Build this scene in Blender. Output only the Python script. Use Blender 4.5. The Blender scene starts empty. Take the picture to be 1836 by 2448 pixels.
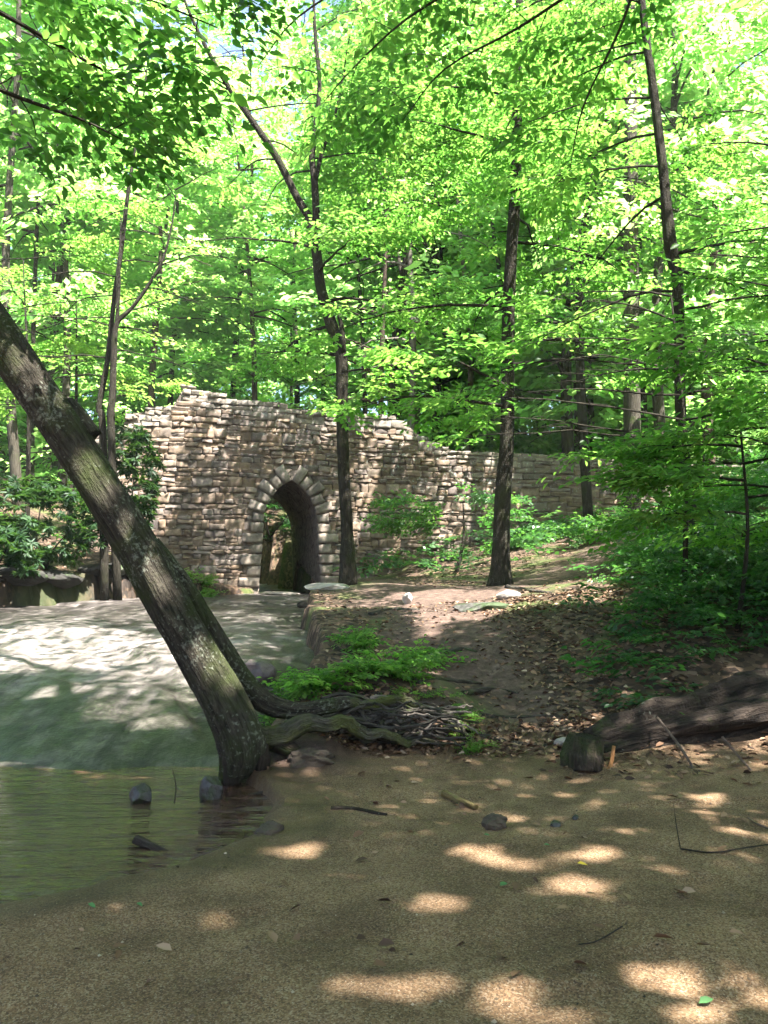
import bpy, bmesh, math
import numpy as np
from mathutils import Vector

RNG = np.random.default_rng(11)
SC = bpy.context.scene
COL = SC.collection
F = 1925.0
PITCH = math.radians(4.63)
CAM = np.array([0.0, 0.0, 1.6])
K = 2448 / 2212
PI = math.pi
SUN = np.array([0.38, -0.34, 0.88]); SUN /= np.linalg.norm(SUN)

# ------------------------------------------------------------------ helpers
def ray(px, py):
    dx = (px * K - 918) / F
    dy = -(py * K - 1224) / F
    c, s = math.cos(PITCH), math.sin(PITCH)
    d = np.array([dx, c - dy * s, s + dy * c])
    return d

def pd(px, py, Y):
    """world point seen at (px, py) of the picture at y-distance Y"""
    d = ray(px, py)
    return CAM + d * (Y / d[1])

def r_px(w, Y):
    return w * K / F * Y / 2

def hash2(i, j, seed):
    v = np.sin(i * 127.1 + j * 311.7 + seed * 74.7) * 43758.5453
    return v - np.floor(v)

def vnoise(x, y, seed=0):
    x = np.asarray(x, float); y = np.asarray(y, float)
    i = np.floor(x); j = np.floor(y)
    f = x - i; g = y - j
    f = f * f * (3 - 2 * f); g = g * g * (3 - 2 * g)
    a = hash2(i, j, seed); b = hash2(i + 1, j, seed)
    c = hash2(i, j + 1, seed); d = hash2(i + 1, j + 1, seed)
    return (a * (1 - f) + b * f) * (1 - g) + (c * (1 - f) + d * f) * g

def fbm(x, y, seed=0, oct=4):
    s = 0; a = 0.5
    for k in range(oct):
        s = s + a * (vnoise(x * 2 ** k, y * 2 ** k, seed + k * 3.1) - 0.5)
        a *= 0.5
    return s

def ss(a, b, x):
    t = np.clip((np.asarray(x, float) - a) / (b - a), 0, 1)
    return t * t * (3 - 2 * t)

def smooth_path(pts, n=6):
    P = np.array(pts, float)
    Q = np.vstack([2 * P[0] - P[1], P, 2 * P[-1] - P[-2]])
    out = []
    for i in range(1, len(Q) - 2):
        p0, p1, p2, p3 = Q[i - 1], Q[i], Q[i + 1], Q[i + 2]
        for k in range(n):
            t = k / n
            out.append(0.5 * ((2 * p1) + (-p0 + p2) * t + (2 * p0 - 5 * p1 + 4 * p2 - p3) * t * t + (-p0 + 3 * p1 - 3 * p2 + p3) * t ** 3))
    out.append(P[-1])
    return np.array(out)

def smooth_vals(v, n=6):
    v = np.array(v, float)
    return np.interp(np.linspace(0, len(v) - 1, (len(v) - 1) * n + 1), np.arange(len(v)), v)

def tag(o, label, cat, group=None, kind=None):
    if label: o['label'] = label
    if cat: o['category'] = cat
    if group: o['group'] = group
    if kind: o['kind'] = kind
    return o

def np_mesh(name, V, quads=None, tris=None, smooth=True):
    V = np.asarray(V, np.float32)
    q = np.zeros((0, 4), np.int32) if quads is None else np.asarray(quads, np.int32).reshape(-1, 4)
    t = np.zeros((0, 3), np.int32) if tris is None else np.asarray(tris, np.int32).reshape(-1, 3)
    me = bpy.data.meshes.new(name)
    me.vertices.add(len(V)); me.vertices.foreach_set('co', V.ravel())
    nl = q.size + t.size; nf = len(q) + len(t)
    me.loops.add(nl); me.loops.foreach_set('vertex_index', np.concatenate([q.ravel(), t.ravel()]))
    me.polygons.add(nf)
    ls = np.concatenate([np.arange(len(q)) * 4, q.size + np.arange(len(t)) * 3]).astype(np.int32)
    me.polygons.foreach_set('loop_start', ls)
    if smooth:
        me.polygons.foreach_set('use_smooth', np.ones(nf, bool))
    me.update(calc_edges=True)
    return me

def attr(me, name, vals, dom='POINT', typ='FLOAT'):
    a = me.attributes.new(name, typ, dom)
    v = np.asarray(vals, np.float32).ravel()
    a.data.foreach_set('value' if typ == 'FLOAT' else ('vector' if typ == 'FLOAT_VECTOR' else 'color'), v)

def link(name, me, mat, parent=None, loc=None):
    o = bpy.data.objects.new(name, me)
    COL.objects.link(o)
    if mat is not None and not me.materials:
        for m in (mat if isinstance(mat, (list, tuple)) else [mat]): me.materials.append(m)
    if parent is not None: o.parent = parent
    if loc is not None: o.location = loc
    return o

def thing(name, label, cat, loc=(0, 0, 0), group=None):
    o = bpy.data.objects.new(name, None)
    o.empty_display_size = 0.2
    COL.objects.link(o); o.location = loc
    return tag(o, label, cat, group)

class Tubes:
    """collects tapered tubes of one mesh"""
    def __init__(self): self.V = []; self.Q = []; self.B = []; self.T = []; self.n = 0
    def add(self, P, rad, seg=8, rough=0.0, seed=0, cap=True, flare=None):
        P = np.asarray(P, float); rad = np.broadcast_to(np.asarray(rad, float), (len(P),)).copy()
        m = len(P)
        T = np.gradient(P, axis=0); T /= np.linalg.norm(T, axis=1)[:, None] + 1e-9
        up = np.array([0, 0, 1.0]) if abs(T[0][2]) < 0.9 else np.array([0, 1.0, 0])
        u = np.cross(up, T[0]); u /= np.linalg.norm(u)
        L = np.concatenate([[0], np.cumsum(np.linalg.norm(np.diff(P, axis=0), axis=1))])
        th = np.linspace(0, 2 * PI, seg, endpoint=False)
        rows = []; bk = []
        for i in range(m):
            u = u - T[i] * np.dot(u, T[i]); u /= np.linalg.norm(u) + 1e-9
            w = np.cross(T[i], u)
            r = np.full(seg, rad[i])
            if rough:
                r = r * (1 + rough * (2.0 * fbm(np.cos(th) * 1.7 + seed * 3.3 + np.sin(th) * .8, L[i] * 2.2 / max(rad.max(), .02) * .14 + np.sin(th) * 1.7, seed, 4)
                                      + 0.45 * np.sin(th * 3 + seed + L[i] * .5) * .5 + 0.3 * np.sin(th * 5 + seed * 2 - L[i] * .4) * .5))
            if flare is not None: r = r * flare(L[i], th)
            rows.append(P[i] + np.outer(np.cos(th) * r, u) + np.outer(np.sin(th) * r, w))
            bk.append(np.stack([np.cos(th) * rad[i], np.sin(th) * rad[i], np.full(seg, L[i] + seed * 1.7)], 1))
        V = np.vstack(rows); B = np.vstack(bk)
        i = np.arange(m - 1)[:, None] * seg; j = np.arange(seg)[None, :]; j2 = (j + 1) % seg
        Q = np.stack([i + j, i + j2, i + seg + j2, i + seg + j], -1).reshape(-1, 4) + self.n
        self.V.append(V); self.B.append(B); self.Q.append(Q); k = self.n; self.n += len(V)
        if cap:
            for base, c, fl in ((k, P[0], True), (k + (m - 1) * seg, P[-1], False)):
                self.V.append(c[None]); self.B.append(np.array([[0, 0, 0.0]])); ci = self.n; self.n += 1
                a = base + np.arange(seg); b = base + (np.arange(seg) + 1) % seg
                tr = np.stack([np.full(seg, ci), b, a] if fl else [np.full(seg, ci), a, b], 1)
                self.T.append(tr)
        return self
    def mesh(self, name, origin=(0, 0, 0)):
        V = np.vstack(self.V) - np.asarray(origin)
        me = np_mesh(name, V, np.vstack(self.Q), np.vstack(self.T) if self.T else None)
        attr(me, 'bark', np.vstack(self.B), 'POINT', 'FLOAT_VECTOR')
        return me

# ------------------------------------------------------------------ materials
def new_mat(name):
    m = bpy.data.materials.new(name); m.use_nodes = True
    m.node_tree.nodes.clear()
    return m, m.node_tree

def N(nt, typ, ins=None, **props):
    n = nt.nodes.new(typ)
    for k, v in props.items(): setattr(n, k, v)
    for k, v in (ins or {}).items():
        if isinstance(v, bpy.types.NodeSocket): nt.links.new(v, n.inputs[k])
        else:
            if isinstance(v, tuple) and len(v) == 3 and n.inputs[k].type == 'RGBA': v = v + (1,)
            n.inputs[k].default_value = v
    return n

def ramp(nt, fac, stops, interp='LINEAR'):
    n = nt.nodes.new('ShaderNodeValToRGB'); cr = n.color_ramp; cr.interpolation = interp
    while len(cr.elements) < len(stops): cr.elements.new(0.5)
    for e, (p, c) in zip(cr.elements, stops):
        e.position = p; e.color = tuple(c) + (1,) if len(c) == 3 else c
    nt.links.new(fac, n.inputs[0])
    return n.outputs[0]

def mix(nt, fac, a, b, blend='MIX'):
    n = nt.nodes.new('ShaderNodeMix'); n.data_type = 'RGBA'; n.blend_type = blend
    for k, v in ((0, fac), (6, a), (7, b)):
        if isinstance(v, bpy.types.NodeSocket): nt.links.new(v, n.inputs[k])
        else: n.inputs[k].default_value = (v + (1,)) if isinstance(v, tuple) else v
    return n.outputs[2]

def math_n(nt, op, a, b=0.0, clamp=False):
    n = nt.nodes.new('ShaderNodeMath'); n.operation = op; n.use_clamp = clamp
    for k, v in ((0, a), (1, b)):
        if isinstance(v, bpy.types.NodeSocket): nt.links.new(v, n.inputs[k])
        else: n.inputs[k].default_value = v
    return n.outputs[0]

def geo_pos(nt): return N(nt, 'ShaderNodeNewGeometry').outputs['Position']
def noise(nt, vec, scale, detail=4, rough=.55, dist=0.0):
    return N(nt, 'ShaderNodeTexNoise', {'Vector': vec, 'Scale': scale, 'Detail': detail, 'Roughness': rough, 'Distortion': dist}).outputs[0]
def mapping(nt, vec, scale=(1, 1, 1), rot=(0, 0, 0)):
    return N(nt, 'ShaderNodeMapping', {'Vector': vec, 'Scale': scale, 'Rotation': rot}).outputs[0]
def bump(nt, h, strength=.5, dist=.02, normal=None):
    ins = {'Height': h, 'Strength': strength, 'Distance': dist}
    if normal is not None: ins['Normal'] = normal
    return N(nt, 'ShaderNodeBump', ins).outputs[0]
def attrf(nt, name): return N(nt, 'ShaderNodeAttribute', attribute_name=name).outputs['Fac']
def attrv(nt, name): return N(nt, 'ShaderNodeAttribute', attribute_name=name).outputs['Vector']
def out(nt, sh): N(nt, 'ShaderNodeOutputMaterial', {'Surface': sh})
def principled(nt, **ins):
    return N(nt, 'ShaderNodeBsdfPrincipled', {k.replace('_', ' '): v for k, v in ins.items()}).outputs[0]

def leaf_mat(name, refl, trans, mixf=.5, rough=.45, spec=.4):
    m, nt = new_mat(name)
    t = attrf(nt, 'tone')
    a = ramp(nt, t, [(0, refl[0]), (.5, refl[1]), (1, refl[2])])
    b = ramp(nt, t, [(0, trans[0]), (.5, trans[1]), (1, trans[2])])
    p = principled(nt, Base_Color=a, Roughness=rough, Specular_IOR_Level=spec)
    tr = N(nt, 'ShaderNodeBsdfTranslucent', {'Color': b}).outputs[0]
    out(nt, N(nt, 'ShaderNodeMixShader', {0: mixf, 1: p, 2: tr}).outputs[0])
    return m

M = {}
M['leaf'] = leaf_mat('leaf_green', [(.02, .06, .010), (.045, .12, .016), (.08, .16, .022)],
                     [(.10, .30, .035), (.22, .50, .07), (.43, .67, .13)])
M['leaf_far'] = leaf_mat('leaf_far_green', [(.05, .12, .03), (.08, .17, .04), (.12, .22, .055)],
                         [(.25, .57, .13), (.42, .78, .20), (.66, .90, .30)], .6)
M['leaf_dark'] = leaf_mat('leaf_dark_evergreen', [(.010, .028, .012), (.018, .045, .018), (.03, .07, .022)],
                          [(.03, .08, .015), (.06, .15, .02), (.12, .24, .03)], .3, .5, .3)
M['leaf_under'] = leaf_mat('leaf_undergrowth', [(.014, .045, .018), (.025, .075, .022), (.045, .11, .025)],
                           [(.05, .18, .03), (.10, .30, .05), (.20, .42, .06)], .42, .4, .5)

def bark_mat(name, c0, c1, moss=0.0, lichen=0.0, ridge=9.0, mosscol=(.05, .075, .018)):
    m, nt = new_mat(name)
    v = attrv(nt, 'bark')
    rv = mapping(nt, v, (ridge, ridge, ridge * .16))
    n1 = noise(nt, rv, 3.2, 6, .6, .4)
    n2 = noise(nt, v, 4.0, 5, .6)
    n3 = noise(nt, v, 38.0, 3, .6)
    col = ramp(nt, n1, [(.3, c0), (.55, tuple((np.array(c0) + c1) / 2)), (.75, c1)])
    col = mix(nt, math_n(nt, 'MULTIPLY', n3, .35), col, tuple(np.array(c0) * .5), 'MIX')
    if moss:
        f = ramp(nt, noise(nt, v, 2.1, 5, .65), [(.62 - moss * .35, (0, 0, 0)), (.78 - moss * .35, (1, 1, 1))])
        f = math_n(nt, 'MULTIPLY', f, .85)
        col = mix(nt, f, col, mix(nt, n3, tuple(np.array(mosscol) * .5), tuple(np.array(mosscol) * 1.6)))
    if lichen:
        lf = math_n(nt, 'ADD', math_n(nt, 'MULTIPLY', noise(nt, v, 34.0, 4, .6), .65), math_n(nt, 'MULTIPLY', noise(nt, v, 3.0, 3, .6), .35))
        f = ramp(nt, lf, [(.66 - lichen * .18, (0, 0, 0)), (.74 - lichen * .18, (1, 1, 1))])
        col = mix(nt, math_n(nt, 'MULTIPLY', f, .6), col, (.22, .23, .18))
    h = math_n(nt, 'ADD', math_n(nt, 'MULTIPLY', n1, 1.3), math_n(nt, 'MULTIPLY', n3, .4))
    out(nt, principled(nt, Base_Color=col, Roughness=.92, Specular_IOR_Level=.15, Normal=bump(nt, h, 1.0, .05)))
    return m

M['bark_lean'] = bark_mat('bark_mossy_lichen', (.010, .008, .006), (.105, .092, .068), .42, .62, 11, (.035, .045, .014))
M['bark_dark'] = bark_mat('bark_dark', (.013, .011, .008), (.06, .053, .038), .3, .35, 12, (.03, .036, .014))
M['bark_grey'] = bark_mat('bark_grey', (.03, .026, .019), (.12, .105, .08), .15, .3, 9)
M['bark_brown'] = bark_mat('bark_brown', (.035, .026, .02), (.14, .10, .075), .1, .1, 10)
M['bark_pale'] = bark_mat('bark_pale', (.10, .085, .07), (.30, .26, .22), 0, .2, 10)
M['root'] = bark_mat('root_bark', (.018, .015, .012), (.165, .145, .12), .3, .25, 14)
M['root_moss'] = bark_mat('root_moss', (.016, .014, .011), (.17, .155, .12), .55, .3, 13, (.075, .085, .02))
M['rotten'] = bark_mat('rotten_log', (.004, .0035, .003), (.085, .064, .049), .15, .25, 8)
M['stump'] = bark_mat('stump_mossy', (.014, .011, .009), (.10, .075, .055), .5, .1, 7, (.03, .042, .012))
M['twig'] = bark_mat('twig_bark', (.03, .024, .02), (.11, .09, .075), 0, 0, 20)
M['twig_pale'] = bark_mat('twig_pale', (.10, .07, .055), (.26, .2, .16), 0, 0, 20)
M['wood_orange'] = bark_mat('broken_wood', (.22, .10, .04), (.45, .24, .10), 0, 0, 14)
M['wood_yellow'] = bark_mat('old_wood', (.16, .12, .05), (.32, .25, .11), 0, 0, 12)
M['mud'] = bark_mat('mud_clod', (.012, .010, .008), (.06, .045, .032), .1, 0, 8)

def rock_mat(name, c0, c1, moss=0.0, rough=.75, mosscol=(.03, .05, .014)):
    m, nt = new_mat(name)
    p = N(nt, 'ShaderNodeTexCoord').outputs['Object']
    n1 = noise(nt, p, 5, 7, .65); n2 = noise(nt, p, 30, 4, .6)
    col = ramp(nt, n1, [(.3, c0), (.7, c1)])
    col = mix(nt, math_n(nt, 'MULTIPLY', n2, .5), col, tuple(np.array(c0) * .5))
    if moss:
        f = ramp(nt, noise(nt, p, 4, 5, .6), [(.7 - moss * .4, (0, 0, 0)), (.8 - moss * .4, (1, 1, 1))])
        col = mix(nt, f, col, mosscol)
    h = math_n(nt, 'ADD', n1, math_n(nt, 'MULTIPLY', n2, .3))
    out(nt, principled(nt, Base_Color=col, Roughness=rough, Normal=bump(nt, h, .8, .03)))
    return m
M['rock_purple'] = rock_mat('rock_dark_cracked', (.03, .022, .024), (.13, .095, .09), .1, .5)
M['rock_wet'] = rock_mat('rock_wet_black', (.010, .010, .009), (.045, .04, .034), .3, .35)
M['rock_dark'] = rock_mat('rock_dark_mossy', (.010, .010, .008), (.04, .037, .03), .3, .95)
M['rock_mossy'] = rock_mat('rock_mossy', (.03, .03, .025), (.12, .11, .09), .6, .8)
M['earth'] = rock_mat('earth_clod', (.02, .015, .011), (.11, .078, .05), .1, .9)
M['rock_pale'] = rock_mat('rock_pale', (.22, .19, .16), (.46, .41, .36), .15, .8, (.12, .14, .06))

# stones of the bridge: colour of each stone in a face attribute
def stone_mat():
    m, nt = new_mat('bridge_stone')
    p = geo_pos(nt)
    a = N(nt, 'ShaderNodeAttribute', attribute_name='stone').outputs['Color']
    n1 = noise(nt, p, 7, 7, .65, .3); n2 = noise(nt, p, 45, 4, .6)
    col = mix(nt, ramp(nt, n1, [(.3, (.55, .55, .55)), (.7, (1.3, 1.3, 1.3))]), (0, 0, 0), a, 'MIX')
    v = ramp(nt, n1, [(.25, (.36, .325, .30)), (.5, (.62, .575, .54)), (.8, (.92, .85, .79))])
    col = mix(nt, 1.0, a, v, 'MULTIPLY')
    st = ramp(nt, noise(nt, p, 2.2, 6, .7), [(.5, (0, 0, 0)), (.68, (1, 1, 1))])
    col = mix(nt, math_n(nt, 'MULTIPLY', st, .55), col, (.045, .042, .042))
    li = ramp(nt, noise(nt, p, 11, 4, .6), [(.60, (0, 0, 0)), (.66, (1, 1, 1))])
    lw = attrf(nt, 'lichen')
    col = mix(nt, math_n(nt, 'MULTIPLY', li, lw), col, (.36, .39, .35))
    col = mix(nt, math_n(nt, 'MULTIPLY', n2, .3), col, (.06, .05, .042))
    h = math_n(nt, 'ADD', n1, math_n(nt, 'MULTIPLY', n2, .35))
    out(nt, principled(nt, Base_Color=col, Roughness=.88, Specular_IOR_Level=.25, Normal=bump(nt, h, .8, .016)))
    return m
M['stone'] = stone_mat()
def core_mat():
    m, nt = new_mat('bridge_mortar')
    p = geo_pos(nt)
    v = N(nt, 'ShaderNodeTexVoronoi', {'Vector': mapping(nt, p, (2.2, 2.2, 4.5)), 'Scale': 1.0}, feature='DISTANCE_TO_EDGE').outputs[0]
    e = ramp(nt, v, [(.0, (.45, .45, .45)), (.06, (1, 1, 1))])
    n1 = noise(nt, p, 5, 6, .65)
    col = mix(nt, 1.0, ramp(nt, n1, [(.3, (.09, .073, .06)), (.7, (.22, .18, .145))]), e, 'MULTIPLY')
    out(nt, principled(nt, Base_Color=col, Roughness=.95, Normal=bump(nt, math_n(nt, 'ADD', e, n1), .9, .05)))
    return m
M['core'] = core_mat()

def ground_mat():
    m, nt = new_mat('ground_soil')
    p = geo_pos(nt)
    sand, path, wet, moss = (attrf(nt, k) for k in ('sand', 'path', 'wet', 'moss'))  # wet also carries painted shade of the root hollow and left bank
    g1 = noise(nt, p, 170, 3, .7); g2 = noise(nt, p, 85, 4, .7); g3 = noise(nt, p, 2.3, 5, .6)
    vo = N(nt, 'ShaderNodeTexVoronoi', {'Vector': p, 'Scale': 150.0}).outputs['Color']
    vs = N(nt, 'ShaderNodeSeparateColor', {0: vo}).outputs[0]
    sc = ramp(nt, vs, [(0, (.09, .058, .033)), (.35, (.175, .108, .057)), (.7, (.24, .153, .084)), (1, (.31, .235, .16))])
    sc2 = ramp(nt, g2, [(.3, (.70, .68, .66)), (.55, (1, 1, 1)), (.75, (1.15, 1.13, 1.12))])
    sc = mix(nt, 1.0, sc, sc2, 'MULTIPLY')
    sc = mix(nt, 1.0, sc, ramp(nt, g3, [(.32, (.55, .52, .48)), (.62, (1.08, 1.05, 1.02))]), 'MULTIPLY')
    d1 = noise(nt, p, 9, 7, .7, .4)
    dirt = ramp(nt, d1, [(.3, (.035, .022, .017)), (.55, (.11, .072, .055)), (.75, (.22, .155, .125))])
    lv = N(nt, 'ShaderNodeTexVoronoi', {'Vector': mapping(nt, p, (1, 1, .4)), 'Scale': 15.0}).outputs['Color']
    ls = N(nt, 'ShaderNodeSeparateColor', {0: lv}).outputs[0]
    lit = ramp(nt, ls, [(0, (.02, .013, .009)), (.4, (.07, .042, .027)), (.75, (.14, .085, .052)), (1, (.24, .165, .11))])
    lit = mix(nt, math_n(nt, 'MULTIPLY', g2, .7), lit, (.03, .022, .016))
    col = mix(nt, path, lit, dirt)
    col = mix(nt, moss, col, mix(nt, g2, (.02, .04, .008), (.09, .13, .025)))
    col = mix(nt, sand, col, sc)
    col = mix(nt, math_n(nt, 'MULTIPLY', wet, .62), col, mix(nt, 1.0, col, (.30, .27, .24), 'MULTIPLY'))
    rough = math_n(nt, 'SUBTRACT', .95, math_n(nt, 'MULTIPLY', wet, .45))
    h = math_n(nt, 'ADD', math_n(nt, 'MULTIPLY', vs, .5), math_n(nt, 'ADD', g2, math_n(nt, 'MULTIPLY', d1, 1.5)))
    out(nt, principled(nt, Base_Color=col, Roughness=rough, Specular_IOR_Level=.3, Normal=bump(nt, h, .75, .014)))
    return m
M['ground'] = ground_mat()

def slab_mat():
    m, nt = new_mat('wet_rock_slab')
    p = geo_pos(nt)
    tan = attrf(nt, 'tan')  # mask of the paler rock, painted where the sun falls
    n1 = noise(nt, mapping(nt, p, (2.2, .5, 1.2), (0, 0, .22)), 1.3, 6, .6, .5)
    n2 = noise(nt, p, 3.2, 9, .68, .3)
    n3 = noise(nt, mapping(nt, p, (42, 20, 30)), 1.0, 4, .7)
    n4 = noise(nt, p, 26, 5, .7)
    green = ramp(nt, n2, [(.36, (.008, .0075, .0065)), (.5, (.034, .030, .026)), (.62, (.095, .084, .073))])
    sunlit_rock = ramp(nt, n2, [(.34, (.07, .06, .055)), (.5, (.18, .155, .145)), (.64, (.31, .275, .26))])
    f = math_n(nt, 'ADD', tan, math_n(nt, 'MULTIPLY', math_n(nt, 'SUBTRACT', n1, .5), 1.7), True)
    col = mix(nt, f, green, sunlit_rock)
    dk = ramp(nt, noise(nt, mapping(nt, p, (3.2, .55, 1.5), (0, 0, .2)), 1.5, 7, .68, .4), [(.53, (0, 0, 0)), (.64, (1, 1, 1))])
    col = mix(nt, math_n(nt, 'MULTIPLY', dk, .8), col, (.016, .016, .013))
    col = mix(nt, math_n(nt, 'MULTIPLY', ramp(nt, n4, [(.5, (0, 0, 0)), (.66, (1, 1, 1))]), .45), col, (.025, .025, .021))
    h = math_n(nt, 'ADD', n2, math_n(nt, 'MULTIPLY', n4, .5))
    b1 = bump(nt, h, .7, .03)
    b2 = bump(nt, n3, .6, .03)
    out(nt, principled(nt, Base_Color=col, Roughness=ramp(nt, n1, [(.35, (.28, .28, .28)), (.65, (.6, .6, .6))]), Specular_IOR_Level=.16, Normal=b1,
                       **{'Coat_Weight': ramp(nt, n1, [(.42, (.30, .30, .30)), (.6, (.04, .04, .04))]), 'Coat_Roughness': .10, 'Coat_IOR': 1.33, 'Coat_Normal': b2}))
    return m
M['slab'] = slab_mat()

def water_mat():
    m, nt = new_mat('pool_water')
    p = geo_pos(nt)
    w1 = noise(nt, mapping(nt, p, (.75, 3.2, 1), (0, 0, .06)), 1.7, 2, .45, .5)
    w2 = noise(nt, mapping(nt, p, (4, 15, 1), (0, 0, -.12)), 1.5, 3, .5, .2)
    h = math_n(nt, 'ADD', w1, math_n(nt, 'MULTIPLY', w2, .35))
    b = bump(nt, h, 1.0, .075)
    fr = N(nt, 'ShaderNodeFresnel', {'IOR': 1.36, 'Normal': b}).outputs[0]
    tr = N(nt, 'ShaderNodeBsdfTransparent', {'Color': (.46, .37, .29)}).outputs[0]
    gl = N(nt, 'ShaderNodeBsdfGlossy', {'Color': (1, 1, 1), 'Roughness': .03, 'Normal': b}).outputs[0]
    silt = N(nt, 'ShaderNodeBsdfDiffuse', {'Color': (.12, .064, .046)}).outputs[0]
    body = N(nt, 'ShaderNodeMixShader', {0: .5, 1: tr, 2: silt}).outputs[0]
    out(nt, N(nt, 'ShaderNodeMixShader', {0: fr, 1: body, 2: gl}).outputs[0])
    return m
M['water'] = water_mat()

def litter_mat(name, stops):
    m, nt = new_mat(name)
    c = ramp(nt, attrf(nt, 'tone'), stops)
    out(nt, principled(nt, Base_Color=c, Roughness=.75, Specular_IOR_Level=.3))
    return m
M['litter'] = litter_mat('dry_leaves', [(0, (.035, .019, .012)), (.4, (.14, .078, .043)), (.75, (.24, .15, .088)), (1, (.36, .26, .185))])
M['gravel'] = litter_mat('sand_grains', [(0, (.02, .014, .009)), (.35, (.07, .047, .028)), (.75, (.16, .112, .07)), (1, (.36, .29, .22))])
M['leaf_yellow'] = litter_mat('yellow_leaf', [(0, (.5, .36, .03)), (1, (.6, .45, .05))])
M['leaf_fresh'] = litter_mat('fresh_leaf', [(0, (.045, .13, .04)), (1, (.08, .18, .06))])

# ------------------------------------------------------------------ terrain
CP = np.array([
    (0, 3, .10), (3, 3, .14), (-3, 2, .08), (-2.2, 4.0, .03), (-1.0, 5.2, .05), (-.5, 6.2, .08), (.5, 5, .08), (2, 5, .12),
    (1.2, 6.5, .08), (.4, 7.0, .10), (2.5, 6.5, .15), (4, 6.5, .32), (.9, 8.5, .35), (.75, 10.5, .98), (.8, 13, 1.22), (.4, 16, 1.42),
    (2.16, 15, 1.45), (-.76, 17, 1.45), (0, 10, .8), (-.5, 8.4, .42), (-.6, 10, .85), (-.9, 13, 1.12), (-1.2, 20, 1.45), (2.57, 8.5, .73), (4.06, 10, 1.24),
    (3.4, 7.2, .36), (3.76, 15, 1.55), (6.77, 22, 2.95), (5, 13, 1.9), (9, 14, 3.2), (12, 20, 5), (9, 9, 2.2), (6, 6, .9), (14, 10, 4),
    (0, 20, 1.5), (-.8, 23.5, 1.45), (-.1, 24.4, 1.62), (2.5, 25.5, 2.57), (6, 26, 3.0), (8.85, 27, 3.42), (13, 28, 4.8),
    (0, 32, 3), (10, 35, 5.5), (-10, 32, 4.5), (0, 45, 7), (20, 45, 9), (-20, 45, 9), (0, 70, 13), (40, 70, 16), (-40, 70, 16), (0, 105, 20),
    (-9, 20, 2.0), (-7, 23, 2.2), (-12, 18, 2.2), (-14, 25, 4), (-20, 15, 4), (-25, 25, 6), (-5, 24.2, 1.7), (-4.2, 23.3, 1.32),
    (0, -10, .3), (10, -8, .7), (-10, -8, .5), (10, 2, 1.0), (-16, 3, 1.0), (25, 5, 6), (30, 25, 10), (-30, 5, 5), (-30, 60, 14), (30, -15, 4), (-30, -15, 4),
], float)
def _tps(d): return np.where(d > 0, d * d * np.log(d + 1e-9), 0)
_n = len(CP)
_A = np.zeros((_n + 3, _n + 3))
_A[:_n, :_n] = _tps(np.linalg.norm(CP[:, None, :2] - CP[None, :, :2], axis=2)) + np.eye(_n) * .3
_A[:_n, _n] = 1; _A[:_n, _n + 1:] = CP[:, :2]; _A[_n:, :_n] = _A[:_n, _n:].T
_w = np.linalg.solve(_A, np.concatenate([CP[:, 2], [0, 0, 0]]))
def land_raw(x, y):
    x = np.clip(x, -45, 45); y = np.clip(y, -18, 105)
    s = _w[_n] + _w[_n + 1] * x + _w[_n + 2] * y
    for k in range(_n):
        s = s + _w[k] * _tps(np.hypot(x - CP[k, 0], y - CP[k, 1]))
    return s

BY = [-6, 1, 2.5, 3.4, 4.1, 4.5, 5.2, 5.8, 6.45, 7.1, 7.8, 10, 12.5, 16, 21, 23.5, 24.2, 29, 34, 60, 120]
BX = [-30, -12, -5.6, -2.9, -1.70, -1.12, -.60, -.66, -1.02, -1.0, -.89, -.77, -1.1, -1.4, -1.72, -1.78, -1.85, -3.35, -5, -9, -20]
LY = [-6, 13, 15.5, 17, 20, 22, 23.2, 29, 34, 60, 120]
LX = [-18, -16, -12.5, -9.5, -6.7, -4.9, -3.75, -5.4, -7.3, -12, -24]
PATH = np.array([(.6, 6.6), (.95, 8.5), (.75, 10.5), (.8, 12.5), (1.5, 13.7), (3.2, 15.6), (5.0, 18.5), (7.5, 22.5)])
PATH2 = np.array([(.8, 12.5), (.2, 14.5), (-.6, 17.5), (-1.2, 21)])

def pl_dist(x, y, P):
    d = np.full(np.shape(x), 1e9)
    for a, b in zip(P[:-1], P[1:]):
        ab = b - a; t = np.clip(((x - a[0]) * ab[0] + (y - a[1]) * ab[1]) / (ab @ ab), 0, 1)
        d = np.minimum(d, np.hypot(x - a[0] - t * ab[0], y - a[1] - t * ab[1]))
    return d

def wob(x, y): return .16 * fbm(np.asarray(y) * 1.3, np.asarray(x) * .3 + 5, 4, 3)
def stream_d(x, y):
    xb = np.interp(y, BY, BX) + wob(x, y) * ss(6, 8, y) * 2; xl = np.interp(y, LY, LX) + wob(x, y + 9)
    return np.minimum(xb - x, x - xl)

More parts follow.
